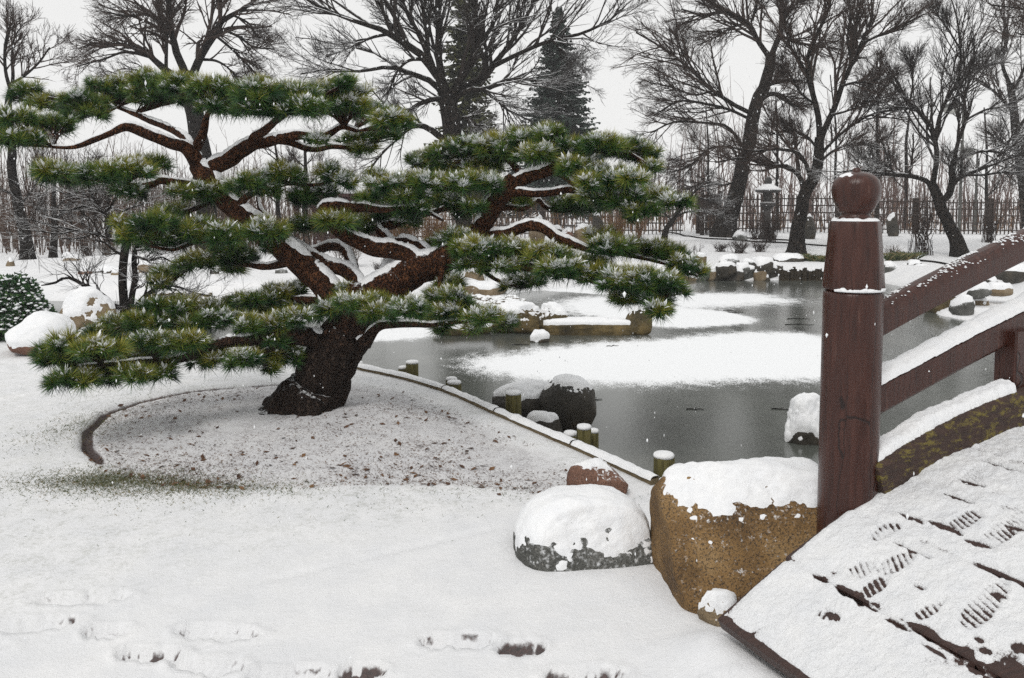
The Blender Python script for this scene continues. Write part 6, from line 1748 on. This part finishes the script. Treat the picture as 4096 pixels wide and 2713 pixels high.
fence('brown lattice fence seen through the gaps of the pine', [(1560, 940, 800, 33.5), (1900, 940, 802, 33.5), (2300, 938, 800, 33.0), (2730, 935, 800, 33.0)], 3.2, 32)
# close slatted gate section
gt = empty('slatted_gate', tuple(at(2830, 950, 32.5)[:2]) + (gz_at(at(2830, 950, 32.5)[0], 32.5),), 'dark close slatted gate panel behind the foot of the leaning tree', 'gate')
g0, g1 = at(2815, 950, 32.5), at(2872, 780, 32.5)
ns2 = 11
for k in range(ns2):
    x = g0[0] + (g1[0] - g0[0]) * k / (ns2 - 1)
    V, pl = frame_box((x, 32.5, (gt.location[2] + g1[2]) / 2), X3, Y3, Z3, 0.034, 0.03, g1[2] - gt.location[2])
    mesh_obj('slat', V, pl, M['fence'], gt, smooth=False)
for z_ in (0.25, 0.95, 1.6):
    V, pl = frame_box(((g0[0] + g1[0]) / 2, 32.54, gt.location[2] + z_), X3, Y3, Z3, g1[0] - g0[0] + 0.08, 0.04, 0.08)
    mesh_obj('crossbar', V, pl, M['fence'], gt, smooth=False)
for x in (g0[0] - 0.09, g1[0] + 0.09):
    V, pl = frame_box((x, 32.5, (gt.location[2] + g1[2]) / 2 + 0.06), X3, Y3, Z3, 0.12, 0.12, g1[2] - gt.location[2] + 0.2)
    mesh_obj('post', V, pl, M['fence'], gt, smooth=False)

# wire cage round the vase shaped shrub
M['wire'] = m_plain('galvanised_wire', [(0.3, (0.16, 0.17, 0.18)), (0.7, (0.3, 0.31, 0.32))], 5, 0.5, 0)
def wire_cage(label, u, vb, wpx, hpx, Y, cell=0.12, rw=0.004):
    base = at(u, vb, Y); z0 = gz_at(base[0], Y); R0 = wpx * Y / FPX / 2; H = hpx * Y / FPX
    o = empty('wire_cage', (base[0], Y, z0), label, 'cage')
    na = max(12, int(2 * math.pi * R0 / cell)); a = np.linspace(0, 2 * np.pi, na, endpoint=False)
    P = np.array([[[base[0] + R0 * math.cos(x), Y + R0 * math.sin(x), z] for z in (z0 - 0.02, z0 + H)] for x in a])
    mesh_obj('upright_wires', *tubes(P, np.full(P.shape[:2], rw), 3), M['wire'], o)
    ac = np.linspace(0, 2 * np.pi, 33)
    P = np.array([[[base[0] + R0 * math.cos(x), Y + R0 * math.sin(x), z] for x in ac] for z in np.arange(z0 + 0.04, z0 + H + 0.01, cell)])
    mesh_obj('hoops', *tubes(P, np.full(P.shape[:2], rw), 3), M['wire'], o)
wire_cage('wire mesh cage around the vase shaped shrub on the far bank', 3680, 995, 88, 62, 24.5)
wire_cage('wire mesh cage round the feet of the maple stems', 505, 1290, 150, 72, 11.2, 0.05, 0.0016)

# ------------------------------------------------------------------ stone lantern, lamps, pavilion
M['lantern'] = m_rock('lantern_stone', [(0.3, (0.03, 0.03, 0.03)), (0.6, (0.075, 0.07, 0.068)), (0.8, (0.13, 0.12, 0.11))], speck_amt=0.3)
YL = 30.0
lb_, lt_ = at(3068, 948, YL), at(3068, 705, YL)
z0 = gz_at(lb_[0], YL); Hh = lt_[2] - z0
lan = empty('stone_lantern', (lb_[0], YL, z0), 'dark stone garden lantern with a snowy roof in front of the fence', 'lantern')
def lan_part(nm, prof, sides, parent=lan, mat=None, rot=0.0):
    V, Pq = lathe([(r, z0 + z * Hh) for r, z in prof], sides, (lb_[0], YL, 0))
    return mesh_obj(nm, V, Pq, mat or M['lantern'], parent, smooth=sides > 8)
lan_part('base', [(0.34, -0.02), (0.34, 0.05), (0.26, 0.09), (0.18, 0.12)], 6)
lan_part('shaft', [(0.13, 0.12), (0.115, 0.3), (0.14, 0.33), (0.115, 0.36), (0.125, 0.48)], 14)
lan_part('platform', [(0.14, 0.48), (0.28, 0.53), (0.30, 0.57), (0.2, 0.59)], 6)
lan_part('fire_box', [(0.15, 0.59), (0.16, 0.62), (0.16, 0.70), (0.15, 0.73)], 6)
roof_ = lan_part('roof', [(0.25, 0.73), (0.47, 0.745), (0.49, 0.775), (0.40, 0.79), (0.26, 0.83), (0.13, 0.87)], 6)
lan_part('snow', [(0.475, 0.776), (0.485, 0.795), (0.39, 0.815), (0.27, 0.846), (0.135, 0.876)], 18, roof_, M['snow'])
lan_part('finial', [(0.10, 0.87), (0.14, 0.89), (0.15, 0.93), (0.09, 0.98), (0.02, 1.0)], 12)

M['lamp_metal'] = m_plain('grey_lamp_metal', [(0.3, (0.06, 0.06, 0.055)), (0.7, (0.11, 0.11, 0.10))], 4, 0.6, 0)
M['lamp_glass'] = m_plain('milky_lamp_glass', [(0.3, (0.45, 0.45, 0.42)), (0.7, (0.55, 0.55, 0.52))], 4, 0.35, 0)
def park_lamp(label, u, v, Y, up_):
    p = at(u, v, Y); z0 = gz_at(p[0] + up_, Y)
    root = empty('park_lamp', (p[0] + up_, Y, z0), label, 'lamp')
    mesh_obj('pole', *tubes(np.array([[p[0] + up_, Y, z0 - 0.1], [p[0] + up_, Y, (p[2] + z0) / 2], [p[0] + up_, Y, p[2] + 0.15]]), np.array([0.06, 0.05, 0.045]), 10), M['lamp_metal'], root)
    if up_:
        mesh_obj('arm', *tubes(np.array([[p[0] + up_, Y, p[2] + 0.12], [p[0] + up_ / 2, Y, p[2] + 0.18], [p[0], Y, p[2] + 0.18]]), np.full(3, 0.03), 8), M['lamp_metal'], root)
    s = 0.24
    V = np.array([[x * k, y * k, z] for (k, z) in ((s * 0.6, -0.22), (s, 0.0), (s * 1.05, 0.02), (s * 0.5, 0.16)) for (x, y) in ((-1, -1), (1, -1), (1, 1), (-1, 1))]) + p
    i = np.arange(16).reshape(4, 4)
    mesh_obj('lamp_glass', V[:8], [np.stack([i[:1], np.roll(i, -1, 1)[:1], np.roll(i, -1, 1)[1:2], i[1:2]], -1).reshape(-1, 4), i[0][None, ::-1]], M['lamp_glass'], root, smooth=False)
    mesh_obj('lamp_hood', V[8:], [np.stack([i[:1], np.roll(i, -1, 1)[:1], np.roll(i, -1, 1)[1:2], i[1:2]], -1).reshape(-1, 4), i[1][None], i[0][None, ::-1]], M['lamp_metal'], root, smooth=False)
park_lamp('box shaped park lamp high among the branches of the twisted tree', 3806, 432, 30.0, 0.45)
park_lamp('box shaped park lamp lower down behind the twisted tree', 3870, 612, 36.0, 0.45)

YP = 31.0
pa, pb_ = at(1290, 950, YP), at(1480, 760, YP)
z0 = gz_at(pa[0], YP)
pav = empty('pavilion', ((pa[0] + pb_[0]) / 2, YP + 1.5, z0), 'low dark red pavilion with snow on its roof seen through the pine', 'building')
M['pav_wood'] = m_plain('dark_red_boards', [(0.3, (0.045, 0.018, 0.018)), (0.7, (0.09, 0.04, 0.038))], 4, 0.8, 0.3, 0.01, vecscale=(8, 8, 1))
xe0, xe1 = at(1160, 800, YP)[0], at(1500, 800, YP)[0]
ze = at(1400, 775, YP)[2]
cx_ = (xe0 + xe1) / 2
V = np.array([[xe0, YP - 0.3, ze], [xe1, YP - 0.3, ze], [xe1, YP + 3.3, ze], [xe0, YP + 3.3, ze], [xe0 + 0.5, YP + 1.5, ze + 0.42], [xe1 - 0.5, YP + 1.5, ze + 0.42]])
rf = mesh_obj('roof', np.concatenate([V, V[:4] - np.array([0, 0, 0.12])]), [np.array([[0, 1, 5, 4], [2, 3, 4, 5], [0, 6, 7, 1][::-1], [1, 7, 8, 2][::-1], [2, 8, 9, 3][::-1], [3, 9, 6, 0][::-1], [6, 9, 8, 7]][:7]), np.array([[1, 2, 5], [3, 0, 4]])], M['pav_wood'], pav, smooth=False)
V2 = V + np.array([0, 0, 0.10]); V2[:4, 2] -= 0.02
mesh_obj('snow', np.concatenate([V2, V[:4] + np.array([0, 0, 0.004])]), [np.array([[0, 1, 5, 4], [2, 3, 4, 5], [6, 7, 1, 0], [7, 8, 2, 1], [8, 9, 3, 2], [9, 6, 0, 3]]), np.array([[1, 2, 5], [3, 0, 4]])], M['snow'], rf, smooth=False)
for k, x in enumerate(np.linspace(xe0 + 0.25, xe1 - 0.25, 5)):
    V, pl = frame_box((x, YP, (z0 + ze) / 2 - 0.05), X3, Y3, Z3, 0.14, 0.14, ze - z0 - 0.1)
    mesh_obj('post', V, pl, M['pav_wood'], pav, smooth=False)
for k in range(24):
    x = xe0 + 0.2 + (xe1 - xe0 - 0.4) * (k + 0.5) / 24
    V, pl = frame_box((x, YP + 0.02, ze - 0.34), X3, Y3, Z3, (xe1 - xe0 - 0.4) / 24 - 0.012, 0.03, 0.42)
    mesh_obj('valance_board', V, pl, M['pav_wood'], pav, smooth=False)
V, pl = frame_box((cx_, YP + 3.0, (z0 + ze) / 2 - 0.06), X3, Y3, Z3, xe1 - xe0 - 0.3, 0.08, ze - z0 - 0.12)
mesh_obj('back_wall', V, pl, M['pav_wood'], pav, smooth=False)

# ------------------------------------------------------------------ masses nobody could count
def brush(name, label, boxes, mat, seed, kids=5, cat='thicket', k2=2):
    r = np.random.default_rng(seed)
    mb = MB()
    for (x0, x1, y0, y1, h0, h1, n, rad) in boxes:
        K = 5
        x = r.uniform(x0, x1, n); y = r.uniform(y0, y1, n)
        z = ground(x, y, False)[0]
        h = r.uniform(h0, h1, n) * (0.7 + 0.5 * vn(np.stack([x * 0.25, y * 0.2, 0 * x], -1), seed))
        tt = np.linspace(0, 1, K)[None, :]
        P = np.stack([x[:, None] + r.normal(0, 0.10, (n, 1)) * h[:, None] * tt, y[:, None] + r.normal(0, 0.08, (n, 1)) * h[:, None] * tt, z[:, None] - 0.05 + h[:, None] * tt], -1)
        P += 0.02 * h[:, None, None] * r.normal(size=P.shape) * tt[:, :, None]
        R = rad * np.linspace(1, 0.3, K)[None] * r.uniform(0.5, 1.4, (n, 1))
        mb.add(*tubes(P, R, 3))
        c1, r1 = children(P, R, kids, 0.34, (25, 60), 4, r, 0.15, up=0.2, rmin=rad * 0.22, lmin=0.25)
        mb.add(*tubes(c1, r1, 3))
        if k2:
            c2, r2 = children(c1, r1, k2, 0.5, (25, 60), 3, r, 0.2, up=0.2, rmin=rad * 0.2, lmin=0.2)
            mb.add(*tubes(c2, r2, 3))
    o = mb.build(name, M[mat])
    tag(o, label, cat, kind='stuff')
M['wood_far'] = m_plain('far_twigs', [(0.3, (0.075, 0.045, 0.038)), (0.7, (0.17, 0.115, 0.098))], 0.6, 0.95, 0, snow=(0.85, 1.1, 2.0, 0.4))
M['wood_left'] = m_plain('left_wood_twigs', [(0.3, (0.055, 0.032, 0.024)), (0.7, (0.14, 0.088, 0.062))], 0.6, 0.95, 0, snow=(0.75, 1.0, 2.0, 0.4))
brush('thicket', 'brown twiggy thicket behind the left far bank', [(-22, -9, 24.5, 33, 1.4, 4.0, 330, 0.024), (-12, -1, 26, 33, 0.8, 2.0, 180, 0.020), (-26, -8, 33, 44, 2.5, 5.0, 170, 0.034)], 'wood_left', 801, kids=5)
brush('far_wood', 'hazy bare wood far behind the fence', [(-26, 12, 44, 64, 2.0, 4.2, 330, 0.04), (10, 44, 42, 62, 2.5, 8.0, 300, 0.05), (4, 32, 36, 41, 1.2, 3.0, 200, 0.028)], 'wood_far', 802, kids=7, cat='wood', k2=0)
brush('brown_brush', 'low brown brush under the trees of the left wood', [(-24, -8, 25, 36, 0.5, 1.6, 330, 0.02), (-30, -10, 40, 50, 1.5, 3.5, 150, 0.035)], 'twig_brown', 804, kids=7, cat='brush', k2=0)
brush('russet_brush', 'low russet brush all along the back behind the pine and fence', [(-13, 2, 34.5, 40, 0.7, 1.7, 260, 0.02), (2, 26, 35, 40, 0.6, 1.5, 240, 0.02)], 'twig_rust', 803, kids=6, cat='brush', k2=0)

# fallen leaves and needles on the bed, and grass blades through the snow
M['litter'] = m_plain('leaf_litter', [(0.3, (0.035, 0.018, 0.012)), (0.5, (0.10, 0.05, 0.028)), (0.72, (0.22, 0.12, 0.055))], 11, 0.8, 0)
r = np.random.default_rng(31)
n = 24000
u = r.uniform(330, 2280, n); v = r.uniform(1545, 1960, n)
keepp = []
pts_ = np.array([onz(a_, b_, 0.05) for a_, b_ in zip(u, v)])
sdv = poly_sd(pts_[:, 0], pts_[:, 1], BED)
dens_ = vn(np.stack([pts_[:, 0] * 2.2, pts_[:, 1] * 2.2, 0 * u], -1), 3) + 0.45 * np.exp(-((u - 700) / 420) ** 2 - ((v - 1850) / 90) ** 2) + 0.12 * (u < 1200)
ok = (sdv < 0.05) & (dens_ > r.uniform(0.35, 1.15, n)) | (r.uniform(size=n) < 0.01) & (sdv < 0.5)
pts_ = pts_[ok]; n = len(pts_)
# chance of lying in the sight line must not change with distance: thin out the far ones
zg = ground(pts_[:, 0], pts_[:, 1], True)[0]
big = r.uniform(size=n) < 0.03
L = np.where(big, r.uniform(0.03, 0.065, n), r.uniform(0.006, 0.026, n)); W = np.where(big, L * 0.42, np.maximum(0.0018, L * 0.12))
a = r.uniform(0, 2 * np.pi, n)
d = np.stack([np.cos(a), np.sin(a), r.normal(0, 0.25, n)], -1); s = np.stack([-np.sin(a), np.cos(a), r.normal(0, 0.3, n)], -1)
c0 = np.stack([pts_[:, 0], pts_[:, 1], zg + 0.004 + 0.2 * np.abs(d[:, 2]) * L], -1)
V = np.stack([c0 - d * L[:, None] / 2, c0 + s * W[:, None] / 2 + np.array([0, 0, 0.003]), c0 + d * L[:, None] / 2, c0 - s * W[:, None] / 2], 1).reshape(-1, 3)
o = mesh_obj('leaf_litter', V, np.arange(4 * n).reshape(-1, 4), M['litter'], smooth=False)
tag(o, 'brown fallen leaves and needles scattered on the snow under the pine', 'leaves', kind='stuff')

spots = [(470, 1935, .42, .15, 9000), (780, 1962, .42, .12, 4500), (330, 1725, .25, .38, 2500), (1500, 1995, 1.1, .22, 600), (620, 1590, .5, .25, 350), (1650, 1535, .6, .3, 420), (2080, 1960, .3, .12, 260), (700, 2080, .8, .25, 120), (2380, 1990, .25, .12, 160)]
F_, D_, T_ = [], [], []
for (u, v, sx, sy, n) in spots:
    p = onz(u, v, 0)
    F_.append(np.stack([r.normal(p[0], sx * 0.75, n), r.normal(p[1], sy * 0.75, n)], -1))
    T_.append(r.uniform(0, 1, n) ** (0.9 if n > 1000 else 1.4))
F_ = np.concatenate(F_); T_ = np.concatenate(T_)
ins = poly_sd(F_[:, 0], F_[:, 1], pond) > 0.05
F_, T_ = F_[ins], T_[ins]; n = len(F_)
zg = ground(F_[:, 0], F_[:, 1], True)[0]
f = np.stack([F_[:, 0], F_[:, 1], zg - 0.004], -1)
d = np.stack([r.normal(0, 0.8, n), r.normal(0, 0.8, n), np.ones(n)], -1); d = unit(d) * r.uniform(0.008, 0.026, (n, 1))
s = unit(np.cross(d, r.normal(size=(n, 3)))) * r.uniform(0.0007, 0.0014, (n, 1))
V = np.stack([f - s, f + s, f + d * 0.6 + s * 0.7, f + d * np.array([1.3, 1.3, 0.95])], 1).reshape(-1, 3)
o = mesh_obj('lawn_grass', V, np.arange(4 * n).reshape(-1, 4), M['grass'], smooth=False, attrs={'tint': np.repeat(T_, 4)})
tag(o, 'grass blades poking through the snow around the bed', 'grass', kind='stuff')

# dark edging strips that curve over the far bank
for lb, pts in (('long thin dark edging strip curving across the far bank', [(2640, 925), (2720, 940), (2850, 958), (3000, 968), (3150, 975), (3340, 990), (3500, 1008)]),
                ('shorter thin dark edging strip behind the long one on the far bank', [(2870, 942), (2950, 952), (3080, 960), (3190, 966)]),
                ('thin dark edging strip right of the bridge post on the far bank', [(3560, 1030), (3640, 1040), (3740, 1052), (3830, 1072)])):
    W = np.array([onz(u, v, 0.12) for u, v in pts])
    for q in W:
        # walk along the sight line until it meets the ground
        d = (q - np.array([0, 0, EYE])); 
        ks = np.linspace(0.7, 1.6, 300)
        zz2 = ground(d[0] * ks, d[1] * ks, False)[0] - (EYE + d[2] * ks)
        kk = ks[np.argmax(zz2 > 0)]
        q[:] = np.array([d[0] * kk, d[1] * kk, 0])
    S = resample(W, 40); S[:, 2] = ground(S[:, 0], S[:, 1], False)[0] + 0.015
    V, Pq = tubes(S, np.full(40, 0.035), 6)
    o = mesh_obj('path_edging', V, Pq, M['bark_bare'], origin=S[0])
    tag(o, lb, 'edging')

# twigs frozen on the ice
mb = MB()
for (u, v, ln) in [(2940, 1250, 60), (3190, 1275, 90), (3200, 1300, 120), (2910, 1243, 40), (2080, 1380, 70), (2380, 1600, 60), (2780, 1640, 70), (3130, 1640, 80), (3620, 1560, 120), (3700, 1430, 90), (2450, 1385, 50)]:
    p = onz(u, v, WZ); L = ln * p[1] / FPX
    K = 6
    P = p + np.stack([np.linspace(-L / 2, L / 2, K), 0.12 * L * r.normal(size=K), np.full(K, 0.006)], -1)
    mb.add(*tubes(P, np.linspace(0.006, 0.003, K), 4))
    P2 = P[2] + np.stack([np.linspace(0, L * 0.3, 3), np.linspace(0, 0.3 * L, 3) * r.choice([-1, 1]), np.full(3, 0.002)], -1)
    mb.add(*tubes(P2, np.linspace(0.004, 0.002, 3), 4))
o = mb.build('floating_twigs', M['bark_bare'])
tag(o, 'thin dark twigs lying on the pond ice', 'twigs', kind='stuff')

# falling flakes: small clumps of crystals hanging in the air over the garden
r = np.random.default_rng(77)
n = 5200
Y = 1.6 + 20 * r.uniform(0, 1, n) ** 0.75
X = r.uniform(-0.85, 0.85, n) * Y; Z = r.uniform(-0.35, 1.0, n) * (1.2 + 0.42 * Y)
okf = Z > ground(X, Y, False)[0] + 0.05
okf &= ~((poly_sd(X, Y, pond) > 0) & (Z < 0.1))
X, Y, Z = X[okf], Y[okf], Z[okf]; n = len(X)
Vi = np.array([[1,0,0],[-1,0,0],[0,1,0],[0,-1,0],[0,0,1],[0,0,-1.0]]); Fi = np.array([[0,2,4],[2,1,4],[1,3,4],[3,0,4],[2,0,5],[1,2,5],[3,1,5],[0,3,5]])
sz = r.uniform(0.0030, 0.0062, (n, 1, 1)) * np.where(Y < 6, 0.62, 1.0)[:, None, None]
V = (Vi[None] * (1 + 0.35 * r.normal(size=(n, len(Vi), 1))) * sz * np.array([0.9, 0.9, 2.0]) + np.stack([X, Y, Z], -1)[:, None, :]).reshape(-1, 3)
F = (Fi[None] + (np.arange(n) * len(Vi))[:, None, None]).reshape(-1, 3)
o = mesh_obj('falling_snow', V, F, M['needle_snow'], smooth=False)
tag(o, 'white snowflakes falling through the air all over the garden', 'snowflakes', kind='stuff')

# the snow-filled air
HAZE = True
if HAZE:
    V, pl = frame_box((0, 20, 8.5), X3, Y3, Z3, 160, 110, 20.5)
    m = bpy.data.materials.new('snowy_air'); m.use_nodes = True
    nt = m.node_tree; nt.nodes.clear()
    out = nt.nodes.new('ShaderNodeOutputMaterial'); pv = nt.nodes.new('ShaderNodeVolumePrincipled')
    pv.inputs['Color'].default_value = (0.97, 0.97, 0.985, 1)
    pv.inputs['Density'].default_value = 0.0011
    nt.links.new(pv.outputs[0], out.inputs['Volume'])
    o = mesh_obj('haze', V, pl, m, smooth=False)
    tag(o, 'pale air full of fine snow', 'haze', kind='stuff')
